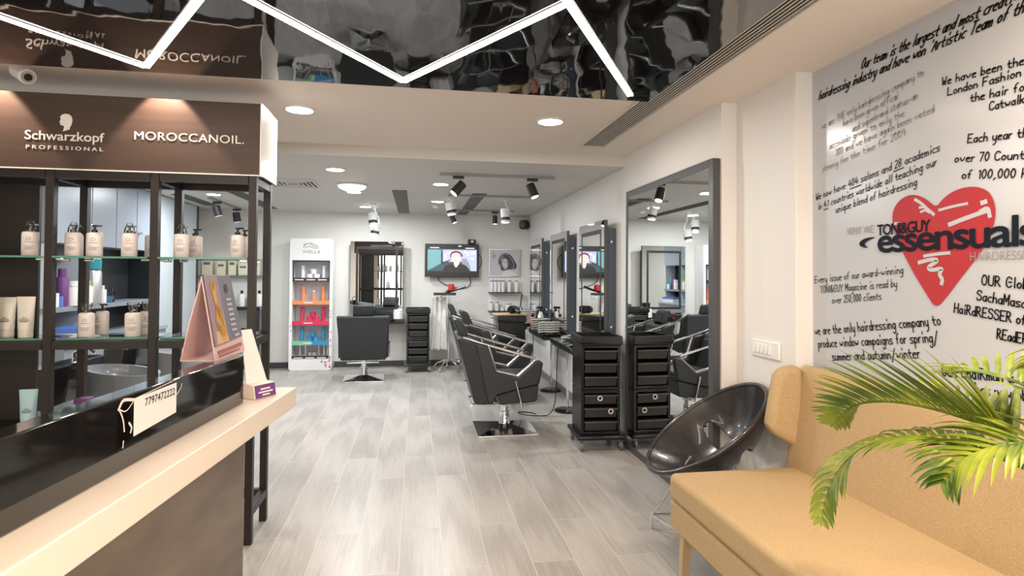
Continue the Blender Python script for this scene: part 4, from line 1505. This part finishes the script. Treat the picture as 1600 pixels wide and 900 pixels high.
# ================================================================== TROLLEYS
def make_trolley(label):
    t = thing('drawer_trolley', label, 'trolley', (0, 0, 0), 0, 'black drawer trolleys')
    hw, hd = .150, .165
    MB().bb(-.198, .192, -.215, .205, .088, .122).build('base_plate', M['black'], t, bevel=.012, seg=3)
    for sx in (-1, 1):
        for sy in (-1, 1):
            x, y = sx * .160, sy * .172
            b = MB()
            b.cyl((x - .012, y - .01, .039), (x + .012, y - .01, .039), .038, n=24)
            w_ = b.build('caster', M['tyre'], t, bevel=.004)
            b = MB()
            for q in (-.015, .015):
                b.box((x + q, y - .002, .062), (.003, .026, .055))
            b.cyl((x, y, .07), (x, y, .086), .012, n=10)
            b.cyl((x - .0145, y - .01, .039), (x + .0145, y - .01, .039), .018, n=14)
            b.build('fork', M['steel'], w_)
    for k, (z0, z1) in enumerate(((.123, .475), (.480, .838))):
        b = MB()
        for s in (-1, 1):
            b.bb(s * hw - .012, s * hw + .012, -hd, hd, z0, z1)
        b.bb(-hw, hw, hd - .012, hd, z0, z1)
        b.bb(-hw, hw, -hd, hd, z0, z0 + .022)
        b.bb(-hw, hw, -hd, hd, z1 - .022, z1)
        body = b.build('body', M['black'], t, bevel=.003)
        for i in range(3):
            zz = z0 + .030 + i * .106
            b = MB()
            b.prism([(-hd - .012, zz + .072), (-hd + .004, zz + .0), (hd - .03, zz + .0), (hd - .03, zz + .07)], 'x', -hw + .020, hw - .020)
            d = b.build('drawer', M['drawer'], t, bevel=.004)
            MB().bb(-hw + .014, hw - .014, -hd - .020, -hd + .012, zz + .066, zz + .076).build('lip', M['lip'], d, bevel=.003)
    b = MB()
    b.bb(-.172, .172, -.19, .19, .840, .862)
    for s in (-1, 1):
        b.bb(s * .165 - .008, s * .165 + .008, -.19, .19, .862, .915)
        b.bb(-.172, .172, s * .182 - .008, s * .182 + .008, .862, .915)
    b.build('top_tray', M['black'], t, bevel=.010, seg=3)
    return t


tr = make_trolley('tall black drawer trolley in front, beside the tall framed mirror')
tr.location, tr.rotation_euler = (1.482, 4.640, 0), (0, 0, R(-3))
dup(tr, (.025, 8.56, 0), R(2), 'black drawer trolley against the back wall right of the lone chair')
dup(tr, (1.13, 6.93, 0), R(178), 'black drawer trolley standing with its back to us among the salon chairs')
t = thing('tray_board', 'pale board lying on the trolley among the salon chairs', 'board', (1.12, 6.93, .916), R(4))
MB().bb(-.19, .20, -.14, .14, 0, .018).build('board', M['wood'], t, bevel=.004)
dryer(1.16, 6.90, .935, 'black hair dryer lying on the pale board of the trolley', .9)
t = thing('comb', 'pale comb lying in the top tray of the front trolley', 'comb', (1.52, 4.64, .863), .2)
MB().box((0, 0, .004), (.14, .012, .006)).build('spine', M['bottle'], t)
b = MB()
for i in range(16):
    b.box((-.065 + i * .0085, .014, .004), (.003, .022, .004))
b.build('teeth', M['bottle'], t)
for i, (x, z, lab) in enumerate(((1.46, .388, 'small pale clip in the upper drawer of the lower trolley unit'), (1.55, .282, 'small pale ring in the middle drawer of the lower trolley unit'))):
    t = single(MB().tube([(.018 * math.cos(a), 0, .018 * math.sin(a)) for a in [k * PI / 6 for k in range(12)]], .005, n=6, closed=True), 'hair_ring', M['bottle'], lab, 'hair clip')
    t.location = (x, 4.452, z + .03)

# ================================================================== TALL FRAMED MIRROR
t = thing('tall_mirror', 'tall floor mirror in a dark grey frame behind the shell chair', 'mirror', (XA, 3.775, 0))
b = MB()
y0, y1, z1 = -.68, .73, 2.088
for a in ((y0, y0 + .055, 0, z1), (y1 - .045, y1, 0, z1), (y0 + .055, y1 - .045, z1 - .05, z1), (y0 + .055, y1 - .045, 0, .055)):
    b.bb(-.045, -.001, *a)
b.build('frame', M['mframe'], t, bevel=.003)
MB().bb(-.043, -.041, y0 + .055, y1 - .045, .055, z1 - .05).build('glass', M['mirror'], t)
MB().bb(-.040, -.001, y0 + .055, y1 - .045, .055, z1 - .05).build('backing', M['blackm'], t)

# ================================================================== PRODUCT TOWER (back left)
tw = thing('product_tower', 'tall white product tower with coloured shelf strips and a wave logo', 'display stand', (-1.503, 8.70, 0))
hw, H1 = .300, 1.915
outer = rrect(-hw, hw, .0, H1, .045, 6)
ix0, ix1, iz0, iz1 = -.258, .258, .178, 1.590
b = MB()
inner = rrect(ix0, ix1, iz0, iz1, .03, 6)
n = len(outer)
vs = [(x, 0, z) for x, z in outer] + [(x, 0, z) for x, z in inner] + [(x, .285, z) for x, z in outer] + [(x, .285, z) for x, z in inner]
fs = []
for i in range(n):
    j = (i + 1) % n
    fs += [(i, j, n + j, n + i), (2 * n + j, 2 * n + i, 3 * n + i, 3 * n + j), (j, i, 2 * n + i, 2 * n + j), (n + i, n + j, 3 * n + j, 3 * n + i)]
b.add(vs, fs)
b.build('housing', M['white'], tw, bevel=.006)
MB().bb(ix0 - .01, ix1 + .01, .255, .27, iz0 - .01, iz1 + .01).build('back_lining', M['lilac'], tw)
for s in (-1, 1):
    MB().bb(s * .257 - .001, s * .257 + .001, .01, .25, iz0, iz1).build('side_lining', M['lilac'], tw)
shz = [(1.330, 'brownlip'), (1.000, 'amber'), (.705, 'red'), (.415, 'green'), (.205, 'brownlip')]
for z, c in shz:
    s_ = MB().bb(-.255, .255, .006, .255, z - .008, z).build('shelf_board', M['white'], tw)
    if c == 'green':
        MB().bb(-.256, .01, -.003, .006, z - .045, z + .012).build('strip', M['green'], s_)
        MB().bb(.01, .256, -.003, .006, z - .045, z + .012).build('strip', M['blue'], s_)
    else:
        MB().bb(-.256, .256, -.003, .006, z - (.045 if z > .3 else .03), z + .012).build('strip', M[c if c != 'red' else 'pink'], s_)
    b = MB()
    for x in ((-.16, .0, .16) if c == 'brownlip' else (-.03,)):
        ribbon(b, [(x - .06, z - .017), (x + .05, z - .017)], .014, lambda s, zz: (s, -.0036, zz))
    b.build('strip_print', M['bottle'], s_, smooth=False, fix=False)
b = MB()
for a in ((-.258, -.245, 1.33, 1.59), (.245, .258, 1.33, 1.59), (-.258, .258, 1.572, 1.59)):
    b.bb(a[0], a[1], -.003, .03, a[2], a[3])
b.build('dark_window_frame', M['brownlip'], tw, bevel=.004)
font_mesh('lettering', 'WELLA', M['inkg'], pl(SF, -.125, -.0015, 1.695), .25, .05, .004, 1.05, parent=tw)
b = MB()
for pts in ([(-.10, 1.80), (-.06, 1.845), (-.01, 1.83), (.03, 1.79), (.09, 1.795)], [(-.09, 1.775), (-.04, 1.80), (0, 1.785), (.05, 1.765), (.1, 1.775)], [(-.02, 1.845), (.03, 1.83), (.06, 1.81), (.08, 1.82)], [(-.105, 1.775), (-.115, 1.80), (-.08, 1.84)]):
    ribbon(b, chaikin(pts, 3), .009, lambda s, z: (s, -.0015, z))
b.build('wave_emblem', M['inkg'], tw, smooth=False, fix=False)
b = MB()
tri = [(.275, .87), (.29, .82), (.28, .78), (.285, .55), (.278, .45), (.29, .42), (.282, .36), (.285, .18), (.16, .14), (.21, .105), (.262, .15), (.215, .06), (.272, .065), (-.28, .64), (-.272, .585)]
for i, (x, z) in enumerate(tri):
    r_ = .014 if z > .2 else .022
    if x + r_ > .297:
        x = .297 - r_
    f_ = 1 if i % 2 else -1
    b.poly([(x - r_, -.0012, z + f_ * r_), (x + r_, -.0012, z + f_ * r_), (x, -.0012, z - f_ * r_ * .3)], i % 3)
    b.poly([(x - r_ * .5, -.0012, z - f_ * r_), (x + r_ * .5, -.0012, z - f_ * r_), (x, -.0012, z - f_ * r_ * .3)], i % 3)
b.build('triangle_pattern', [M['pink'], mat('violet_print', (.45, .18, .42), .5), mat('coral_print', (.62, .12, .10), .5)], tw, smooth=False, fix=False)


def can(x, z, mt, r, h, label, grp, dy=.12, capm=None):
    t = thing('product_can', label, 'bottle', (-1.503 + x, 8.70 + dy, z + .0005), 0, grp)
    MB().lathe([(r, 0), (r, h * .78), (r * .93, h * .8)], n=16).build('body', mt, t)
    MB().lathe([(r * .93, h * .8), (r * .93, h * .98), (r * .8, h), (.0001, h)], n=16).build('cap', capm or mt, t)


def jar(x, z, mt, r, h, label, grp, dy=.11):
    t = thing('product_jar', label, 'jar', (-1.503 + x, 8.70 + dy, z + .0005), 0, grp)
    MB().lathe([(r, 0), (r, h * .6)], n=18).build('pot', mt, t)
    MB().lathe([(r * 1.04, h * .6), (r * 1.04, h), (.0001, h)], n=18).build('lid', mt, t)


for z, mt, cn, hh in ((1.330, M['whitem'], 'white', .19), (.705, M['pink'], 'crimson', .21), (.415, M['blue'], 'blue', .21)):
    g = '%s products in the tower' % cn
    can(-.135, z, mt, .026, hh, 'tall %s bottle at the left of its tower shelf' % cn, g)
    can(.160, z, mt, .026, hh, 'tall %s bottle at the right of its tower shelf' % cn, g)
    jar(-.035, z, mt, .040, .068, 'left %s jar under the top jar in the tower' % cn, g)
    jar(.060, z, mt, .040, .068, 'right %s jar under the top jar in the tower' % cn, g)
    jar(.012, z + .0695, mt, .040, .068, 'top %s jar of the stacked three in the tower' % cn, g)
can(-.125, 1.0, M['amber'], .028, .22, 'tall orange bottle at the left of the orange tower shelf', 'orange products in the tower')
can(.155, 1.0, M['amber'], .028, .22, 'tall orange bottle at the right of the orange tower shelf', 'orange products in the tower')
can(.02, 1.0, M['amber'], .022, .16, 'small bottle with a pale top in the middle of the orange tower shelf', 'orange products in the tower', capm=M['whitem'])
for i, x in enumerate((-.165, -.085, .10, .175, .225)):
    can(x, .205, M['silver'], .018, .15 if i else .17, 'slim silver bottle with pale cap on the lowest tower shelf, %s from the left' % ('first', 'second', 'third', 'fourth', 'fifth')[i], 'silver products in the tower', capm=M['whitem'])
for i, x in enumerate((-.015, .045)):
    jar(x, .205, M['silver'], .028, .05, '%s silver jar on the lowest tower shelf' % ('left', 'right')[i], 'silver products in the tower', .07)

# ================================================================== TELEVISION, POSTER, WALL SHELVES
tv = thing('television', 'flat black television on the back wall showing a person in a red hat', 'television', (.538, YB, 1.618))
b = MB().bb(-.412, .412, -.135, -.075, -.253, .253)
b.build('casing', M['black'], tv, bevel=.008, seg=3)
MB().bb(-.15, .15, -.075, 0, -.12, .12).build('wall_bracket', M['blackm'], tv)


def em(name, c, s=.85):
    return mat(name, (c[0] * .02, c[1] * .02, c[2] * .02), .3, emit=c, estr=s)


b = MB()
yy = -.1362


def tvp(pts, i, lift):
    b.poly([(x, yy - lift * .0003, z) for x, z in pts], i)


tvp([(-.375, -.160), (.375, -.160), (.375, .180), (-.375, .180)], 0, 0)
tvp([(-.375, -.155), (-.17, -.05), (-.17, .165), (-.375, .165)], 1, 1)
tvp([(-.375, -.16), (-.10, -.16), (-.13, -.03), (-.2, -.06)], 6, 1.5)
tvp([(-.17, -.05), (-.145, -.05), (-.145, .13), (-.17, .12)], 5, 2)
tvp([(-.145, -.02), (.375, -.02), (.375, .165), (-.145, .165)], 2, 1)
tvp([(.16, -.16), (.29, -.16), (.22, .03), (.15, .03)], 7, 2)
tvp([(.29, -.16), (.375, -.16), (.375, .10), (.23, .03)], 2, 2)
for x, z, w_, h_, i in ((.24, .10, .05, .06, 3), (.32, .12, .06, .05, 8), (.30, .03, .07, .03, 8), (-.10, .06, .03, .09, 8), (-.05, .12, .05, .03, 8), (.20, .13, .03, .03, 8)):
    tvp([(x - w_ / 2, z - h_ / 2), (x + w_ / 2, z - h_ / 2), (x + w_ / 2, z + h_ / 2), (x - w_ / 2, z + h_ / 2)], i, 3)
tvp([(-.145, -.05), (-.03, .0), (-.03, .015), (-.145, -.03)], 5, 3)
tvp(smooth_closed([(-.15, -.19), (-.12, -.09), (-.03, -.05), (.05, -.07), (.12, -.05), (.21, -.07), (.27, -.15), (.29, -.19)], 1), 5, 4)
tvp([(-.375, -.19), (.375, -.19), (.375, -.160), (-.375, -.160)], 9, 5)
tvp(smooth_closed([(.03, -.08), (.06, -.115), (.10, -.06), (.12, -.02), (.02, -.02)], 1), 4, 5)
tvp(smooth_closed([(.055 + .075 * math.cos(a), .055 + .095 * math.sin(a)) for a in [k * PI / 5 for k in range(10)]], 2), 4, 6)
tvp(smooth_closed([(-.035, .04), (-.03, .115), (.03, .15), (.10, .145), (.155, .10), (.16, .05), (.14, .07), (.125, .04), (.125, .10), (.06, .125), (-.01, .10), (-.02, .04)], 1), 10, 7)
for x in (.025, .085):
    tvp([(x - .014, .066), (x + .014, .066), (x + .014, .074), (x - .014, .074)], 11, 8)
tvp([(.036, .0), (.078, .0), (.074, .009), (.040, .009)], 11, 8)
for x0_, x1_, z in ((-.34, -.2, .195), (.20, .34, .19)):
    tvp([(x0_, z - .006), (x1_, z - .006), (x1_, z + .006), (x0_, z + .006)], 8, 8)
tvp([(.09, .215), (.14, .215), (.14, .23), (.09, .23)], 12, 8)
b.build('screen_picture', [em('screen_dark', (.05, .06, .08)), em('screen_teal', (.16, .38, .42)), em('screen_lilac', (.48, .52, .78)), em('screen_mint', (.55, .85, .75)),
                           em('screen_skin', (.95, .66, .60)), em('screen_black', (.012, .012, .016)), em('screen_deep_green', (.03, .09, .09)), em('screen_grey', (.28, .29, .34)),
                           em('screen_white', (.9, .9, 1)), em('screen_off', (.01, .01, .012)), em('screen_maroon', (.22, .03, .05)), em('screen_shade', (.6, .33, .31)), em('screen_glint', (.9, .95, .5))], tv, smooth=False, fix=False)
t = thing('webcam', 'small black camera box on top of the television', 'camera', (.84, 8.90, 1.871), R(6))
MB().box((0, 0, .04), (.12, .05, .075)).build('housing', M['blackm'], t, bevel=.008)
MB().cyl((0, -.026, .045), (0, -.034, .045), .024, n=18).build('lens', M['silver'], t)

ps = thing('portrait_poster', 'framed grey portrait of a person with wavy bobbed hair on the back wall', 'poster', (1.368, YB, 1.592))
b = MB()
for a in ((-.25, .25, .202, .216), (-.25, .25, -.216, -.202), (-.25, -.236, -.202, .202), (.236, .25, -.202, .202)):
    b.bb(a[0], a[1], -.03, 0, a[2], a[3])
b.build('frame', M['steel'], ps)
b = MB()


def pp(pts, i, l):
    b.poly([(x, -.024 - l * .0004, z) for x, z in pts], i)


pp([(-.236, -.202), (.236, -.202), (.236, .202), (-.236, .202)], 0, 0)
pp(smooth_closed([(-.06, -.205), (-.03, -.15), (.04, -.12), (.10, -.125), (.17, -.16), (.21, -.205)], 1), 1, 1)
pp(smooth_closed([(-.10, .06), (-.06, .13), (0, .16), (.07, .145), (.12, .10), (.16, .03), (.195, -.03), (.19, -.085), (.13, -.105), (.06, -.10), (-.01, -.125), (-.055, -.12), (-.07, -.06), (-.10, -.02)], 2), 2, 2)
pp(smooth_closed([(-.045, .05), (.0, .075), (.045, .05), (.055, -.02), (.04, -.085), (-.005, -.105), (-.03, -.06), (-.05, -.01)], 2), 3, 3)
for st_, c in (([(-.085, .03), (-.06, .10), (0, .145), (.06, .13)], 4), ([(.08, .10), (.13, .03), (.16, -.05), (.12, -.09)], 4), ([(-.075, .0), (-.06, .06), (-.02, .10)], 4), ([(-.06, -.06), (-.075, -.02), (-.085, .03)], 4)):
    ribbon(b, chaikin(st_, 3), .018, lambda s, z: (s, -.0254, z), 4)
for st_, wd in (([(-.035, .022), (-.005, .026)], .009), ([(.02, .018), (.045, .010)], .008), ([(-.025, -.068), (.0, -.072)], .009), ([(-.035, -.01), (-.04, -.032)], .006)):
    ribbon(b, st_, wd, lambda s, z: (s, -.0257, z), 2)
for pts in ([(-.17, .165), (-.195, .145), (-.18, .125), (-.175, .10), (-.195, .095)], [(-.165, .13), (-.165, .06)], [(-.165, .125), (-.145, .12), (-.15, .10), (-.165, .10)]):
    ribbon(b, chaikin(pts), .006, lambda s, z: (s, -.0257, z), 2)
b.build('picture', [mat('poster_lilac', (.55, .51, .58), .3), mat('poster_pale', (.70, .66, .69), .3), mat('poster_dark', (.045, .038, .042), .3), mat('poster_face', (.56, .50, .51), .3), mat('poster_mid', (.22, .19, .20), .3)], ps, smooth=False, fix=False)


def wall_shelf(z, lab):
    t = thing('wall_shelf', lab, 'shelf', (1.365, YB, z), 0, 'product shelves under the portrait')
    MB().bb(-.255, .255, -.18, 0, -.012, 0).build('board', M['blackm'], t, bevel=.002)
    MB().bb(-.25, .25, -.006, 0, .0, .225).build('back_panel', M['whitem'], t)


wall_shelf(1.135, 'upper black wall shelf with white bottles under the portrait')
wall_shelf(.845, 'middle black wall shelf with white jars under the portrait')
wall_shelf(.56, 'lowest black wall shelf, mostly behind the trolley')
pb = [None]


def wbottle(x, z, h, mt, label, r=.027):
    if pb[0] is None:
        t = thing('product_bottle', label, 'bottle', (x, 8.90, z), 0, 'white bottles under the portrait')
        MB().lathe([(1, 0), (1, .80), (.9, .82)], n=14).build('body', M['white'], t)
        MB().lathe([(.92, .82), (.92, .90)], n=14).build('band', M['purple'], t)
        MB().lathe([(.9, .90), (.9, 1.0), (.0001, 1.0)], n=14).build('cap', M['white'], t)
        pb[0] = t
    else:
        t = dup(pb[0], (x, 8.90, z), 0, label)
    t.scale = (r, r, h)


ords = ('first', 'second', 'third', 'fourth', 'fifth', 'sixth')
for i, x in enumerate((1.155, 1.215, 1.275, 1.335, 1.435, 1.545)):
    wbottle(x, 1.1355, .20, None, 'tall white bottle with purple band on the upper wall shelf, %s from the left' % ords[i])
for i, (x, h, r) in enumerate(((1.15, .15, .03), (1.24, .15, .03), (1.33, .06, .035), (1.42, .12, .05), (1.51, .06, .04))):
    wbottle(x, .8455, h, None, 'short white product on the middle wall shelf, %s from the left' % ords[i], r)
for i, x in enumerate((1.17, 1.25)):
    wbottle(x, .5605, .20, None, 'white bottle on the lowest wall shelf, %s one' % ('left', 'right')[i])
t = thing('tint_brush', 'black brush standing in a cup at the end of the middle wall shelf', 'brush', (1.60, 8.87, .8455))
MB().lathe([(.03, 0), (.04, .05), (.036, .05), (.028, .005), (.0001, .005)], n=16).build('cup', M['black'], t)
MB().cyl((0, 0, .01), (.03, .0, .26), .009, n=8).build('brush_handle', M['black'], t)

# ================================================================== TRAY STAND WITH CAPE
sd = thing('tray_stand', 'chrome wheeled stand with a black tray and a red clip between trolley and chairs', 'stand', (.47, 8.50, 0))
MB().cyl((0, 0, .13), (0, 0, 1.10), .014, n=14).build('pole', M['chrome'], sd)
for k in range(5):
    a = k * 2 * PI / 5 + .35
    c_, s_ = math.cos(a), math.sin(a)
    l = MB().tube([(0, 0, .15), (.06 * c_, .06 * s_, .15), (.17 * c_, .17 * s_, .11), (.21 * c_, .21 * s_, .06)], .013, n=8).build('leg', M['chrome'], sd, angle=50)
    MB().cyl((.21 * c_ - .012 * s_, .21 * s_ + .012 * c_, .027), (.21 * c_ + .012 * s_, .21 * s_ - .012 * c_, .027), .026, n=16).build('caster', M['steel'], l)
b = MB()
b.bb(-.22, .10, -.09, .09, 1.10, 1.112)
for a in ((-.22, .10, -.09, -.084), (-.22, .10, .084, .09), (-.22, -.214, -.09, .09), (.094, .10, -.09, .09)):
    b.bb(*a, 1.112, 1.135)
b.build('tray', M['blackm'], sd, bevel=.003)
b = MB()
b.tube([(-.02, 0, 1.15), (.06, -.01, 1.17), (.16, -.02, 1.20), (.24, -.02, 1.235)], .018, n=8)
b.tube([(-.05, 0, 1.125), (.02, .01, 1.19)], .02, n=8)
b.build('clamp', M['black'], sd)
b = MB()
b.lathe([(.0001, -.05), (.042, -.045), (.048, 0), (.042, .045), (.0001, .05)], (.035, -.02, 1.215), n=18)
b.build('red_knob', M['red'], sd)
cp = thing('towel_gown', 'white gown hanging from the tray stand beside the back trolley', 'gown', (.335, 8.62, 0))


def gown(u, v):
    z = 1.075 - .80 * u
    wv = .105 + .035 * u - .02 * math.sin(u * PI)
    x = (v * 2 - 1) * wv
    y = .018 * math.sin(v * 17 + u * 2.5) * (.4 + u) + .03 * math.sin(v * PI)
    return (x, y, z)


o = MB().grid(gown, 24, 40).build('cloth', M['cloth'], cp, angle=80)
so = o.modifiers.new('thickness', 'SOLIDIFY')
so.thickness = .006
MB().tube([(0, .03, 1.07), (.05, -.02, 1.09), (.128, -.11, 1.105)], .005, n=6).build('loop', M['cloth'], cp)

# ================================================================== SOFA
sofa = thing('sofa', 'mustard fabric sofa with a winged backrest against the lettered wall', 'sofa', (0, 0, 0))
SY0, SY1 = .95, 2.50
b = MB().bb(1.145, 1.84, SY0, SY1, .385, .505)
b.build('seat_cushion', M['fabric'], sofa, bevel=.028, seg=4)
MB().bb(1.150, 1.84, SY0 + .005, SY1 - .006, .262, .384).build('base', M['fabric'], sofa, bevel=.012, seg=3)
b = MB()
prof = [(1.752, .40), (1.758, .50), (1.778, .62), (1.800, .78), (1.818, .90), (1.832, .955), (1.858, .978), (1.888, .968), (1.902, .935), (1.905, .80), (1.905, .40)]
b.prism(prof, 'y', SY0, 2.535)
b.build('backrest', M['fabric'], sofa, bevel=.022, seg=4, angle=50)
b = MB()
wp = [(1.835, .560), (1.825, .972), (1.78, .975), (1.725, .968), (1.690, .930), (1.648, .705), (1.655, .670), (1.690, .645)]
b.prism(wp, 'y', 2.485, 2.56)
b.build('wing', M['fabric'], sofa, bevel=.03, seg=4, angle=50)
for x, y in ((1.205, 2.44), (1.205, 1.01), (1.78, 2.44), (1.78, 1.01)):
    b = MB()
    b.cyl((x, y, .262), (x - (.012 if x < 1.5 else -.012), y + (.012 if y > 1.5 else -.012), 0), .030, .021, n=4)
    b.build('leg', M['wood'], sofa, smooth=False)

# ================================================================== SHELL CHAIR
sh = thing('shell_chair', 'glossy dark bowl shaped chair with a slot in its back beside the sofa', 'chair', (1.515, 2.85, 0))
tilt, az = .63, -.12
C0 = Vector((0, 0, .605))
U = Vector((math.cos(tilt) * math.cos(az), math.cos(tilt) * math.sin(az), math.sin(tilt)))
V = Vector((-math.sin(az), math.cos(az), 0))
Nn = U.cross(V)
RA, RB_, DP = .365, .315, .215


def shell(r, a, off=0.0):
    d = DP * (1 - r ** 2.4)
    return C0 + U * (RA * r * math.cos(a)) + V * (RB_ * r * math.sin(a)) - Nn * d


def shell_uv(u, v):
    r = .0005 + .9995 * u
    return shell(r, 2 * PI * v)


def keep(u, v):
    r, a = u, 2 * PI * v
    x, y = r * math.cos(a), r * math.sin(a)
    dx, dy = (x - .13) / .135, y / .78
    return not (abs(dx) ** 2.6 + abs(dy) ** 4 < 1)


b = MB().grid(shell_uv, 90, 200, keep=keep)
o = b.build('shell', M['shell'], sh, angle=80)
sm = o.modifiers.new('smooth', 'SMOOTH')
sm.factor, sm.iterations = .5, 6
so = o.modifiers.new('thickness', 'SOLIDIFY')
so.thickness, so.offset = .018, 0
b = MB()
b.tube([shell(1.0, 2 * PI * k / 80) for k in range(80)], .013, n=10, closed=True)
b.build('rim', M['shell'], sh, angle=80)
feet = [(-.215, .205), (-.10, -.20), (.19, .15), (.19, -.20)]
for fx, fy in feet:
    top = (fx * .35 + .04, fy * .45, .425 + (.02 if fx > 0 else 0))
    MB().tube([(fx, fy, 0), (fx, fy, .075), (fx * .8, fy * .85, .15), top], .008, n=8).build('leg', M['chrome'], sh, angle=70)
MB().tube([(feet[0][0], feet[0][1], .075), (feet[1][0], feet[1][1], .075), (feet[3][0], feet[3][1], .075), (feet[2][0], feet[2][1], .075)], .007, n=8, closed=True).build('leg_ring', M['chrome'], sh)

# ================================================================== PALM
palm = thing('potted_palm', 'green potted palm leaning into the picture in front of the sofa', 'plant', (1.20, .56, 0))
OX, OY = 1.20, .56
b = MB()
b.lathe([(.125, 0), (.14, .01), (.165, .30), (.175, .30), (.175, .335), (.160, .335), (.155, .30), (.0001, .30)], n=32)
b.build('pot', M['black'], palm)
b = MB()
for k in range(5):
    a = k * 1.3
    b.tube([(.05 * math.cos(a), .05 * math.sin(a), .29), (.035 * math.cos(a), .035 * math.sin(a), .6), (-.03 + .02 * math.cos(a), .05 + .02 * math.sin(a), .95)], .012, n=8, taper=.6)
b.build('stems', mat('palm_stem', (.22, .26, .06), .5), palm)


def catmull(P, n):
    P = [Vector(p) for p in P]
    P = [P[0] * 2 - P[1]] + P + [P[-1] * 2 - P[-2]]
    out = []
    seg = len(P) - 3
    for i in range(n + 1):
        t = i / n * seg
        k = min(int(t), seg - 1)
        f = t - k
        p0, p1, p2, p3 = P[k:k + 4]
        out.append(.5 * ((2 * p1) + (p2 - p0) * f + (2 * p0 - 5 * p1 + 4 * p2 - p3) * f * f + (3 * p1 - p0 - 3 * p2 + p3) * f ** 3))
    return out


def frond(P, n, Lmax, wdt, up_bias, droop, seed, sides=(1, -1), start=.18, upv=Vector((0, 0, 1))):
    rg = random.Random(seed)
    C = catmull(P, n * 2)
    O = Vector((OX, OY, 0))
    C = [c - O for c in C]
    b = MB()
    b.tube(C, .0055, n=6, taper=.3)
    for i in range(int(n * 2 * start), n * 2):
        t = i / (n * 2)
        p = C[i]
        d = (C[min(i + 1, n * 2)] - C[i - 1]).normalized()
        side = d.cross(upv).normalized()
        up = side.cross(d).normalized()
        for s in sides:
            L = Lmax * (math.sin(PI * (.18 + .80 * t)) ** .8) * rg.uniform(.86, 1.08)
            fw = .55 + .35 * t
            dr = (side * s * 1.0 + d * fw + up * (up_bias if s > 0 else up_bias * .4) + Vector((rg.uniform(-.06, .06), rg.uniform(-.06, .06), rg.uniform(-.06, .06)))).normalized()
            vs, fs = [], []
            K = 7
            q = p.copy()
            dd = dr.copy()
            w_ = wdt * rg.uniform(.85, 1.1)
            nrm = dd.cross(up)
            if nrm.length < .05:
                nrm = side
            for k in range(K + 1):
                f = k / K
                ww = w_ * (min(1, .45 + f * 3.2) if f < .25 else (1 - ((f - .25) / .75) ** 2.2)) * .5 + .0003
                wn = dd.cross(up).normalized() if dd.cross(up).length > .05 else side
                fold = up * (ww * .45)
                vs += [q - wn * ww + fold, q.copy(), q + wn * ww + fold]
                q = q + dd * (L / K)
                dd = (dd + Vector((0, 0, -droop * (f + .15)))).normalized()
            for k in range(K):
                a = k * 3
                fs += [(a, a + 1, a + 4, a + 3), (a + 1, a + 2, a + 5, a + 4)]
            b.add(vs, fs)
    b.build('frond', M['leaf'], palm, angle=80, fix=False)


frond([(1.17, .62, .90), (1.10, .74, 1.03), (1.06, .86, 1.101), (1.05, .893, 1.120), (1.04, .955, 1.132), (1.02, 1.03, 1.138), (1.0, 1.103, 1.132), (.98, 1.17, 1.107), (.96, 1.215, 1.05)],
      28, .205, .0135, .80, .05, 1, start=.30, upv=Vector((.5, -.2, .85)))
frond([(1.17, .62, .88), (1.09, .74, 1.03), (1.02, .828, 1.08), (1.0, .848, 1.09), (.99, .892, 1.096), (.97, .948, 1.097), (.94, 1.001, 1.085), (.90, 1.049, 1.054), (.86, 1.063, 1.007), (.832, 1.066, .95), (.815, 1.06, .895)],
      19, .135, .0135, .15, .22, 2, start=.30)
frond([(1.18, .62, .90), (1.10, .70, 1.06), (1.03, .77, 1.12), (.97, .80, 1.13), (.91, .83, 1.10), (.87, .84, 1.05)], 13, .17, .014, .25, .24, 3, start=.32)
frond([(1.18, .62, .90), (1.14, .74, 1.10), (1.11, .86, 1.19), (1.10, .96, 1.215), (1.09, 1.05, 1.20)], 10, .15, .011, .5, .10, 4, start=.35)
frond([(1.20, .60, .90), (1.18, .66, 1.15), (1.14, .74, 1.27), (1.08, .80, 1.28), (1.03, .84, 1.24)], 12, .16, .013, .2, .2, 5, start=.35)
frond([(1.22, .58, .90), (1.30, .50, 1.1), (1.36, .42, 1.2), (1.42, .34, 1.18)], 18, .2, .018, .3, .18, 6, start=.2)
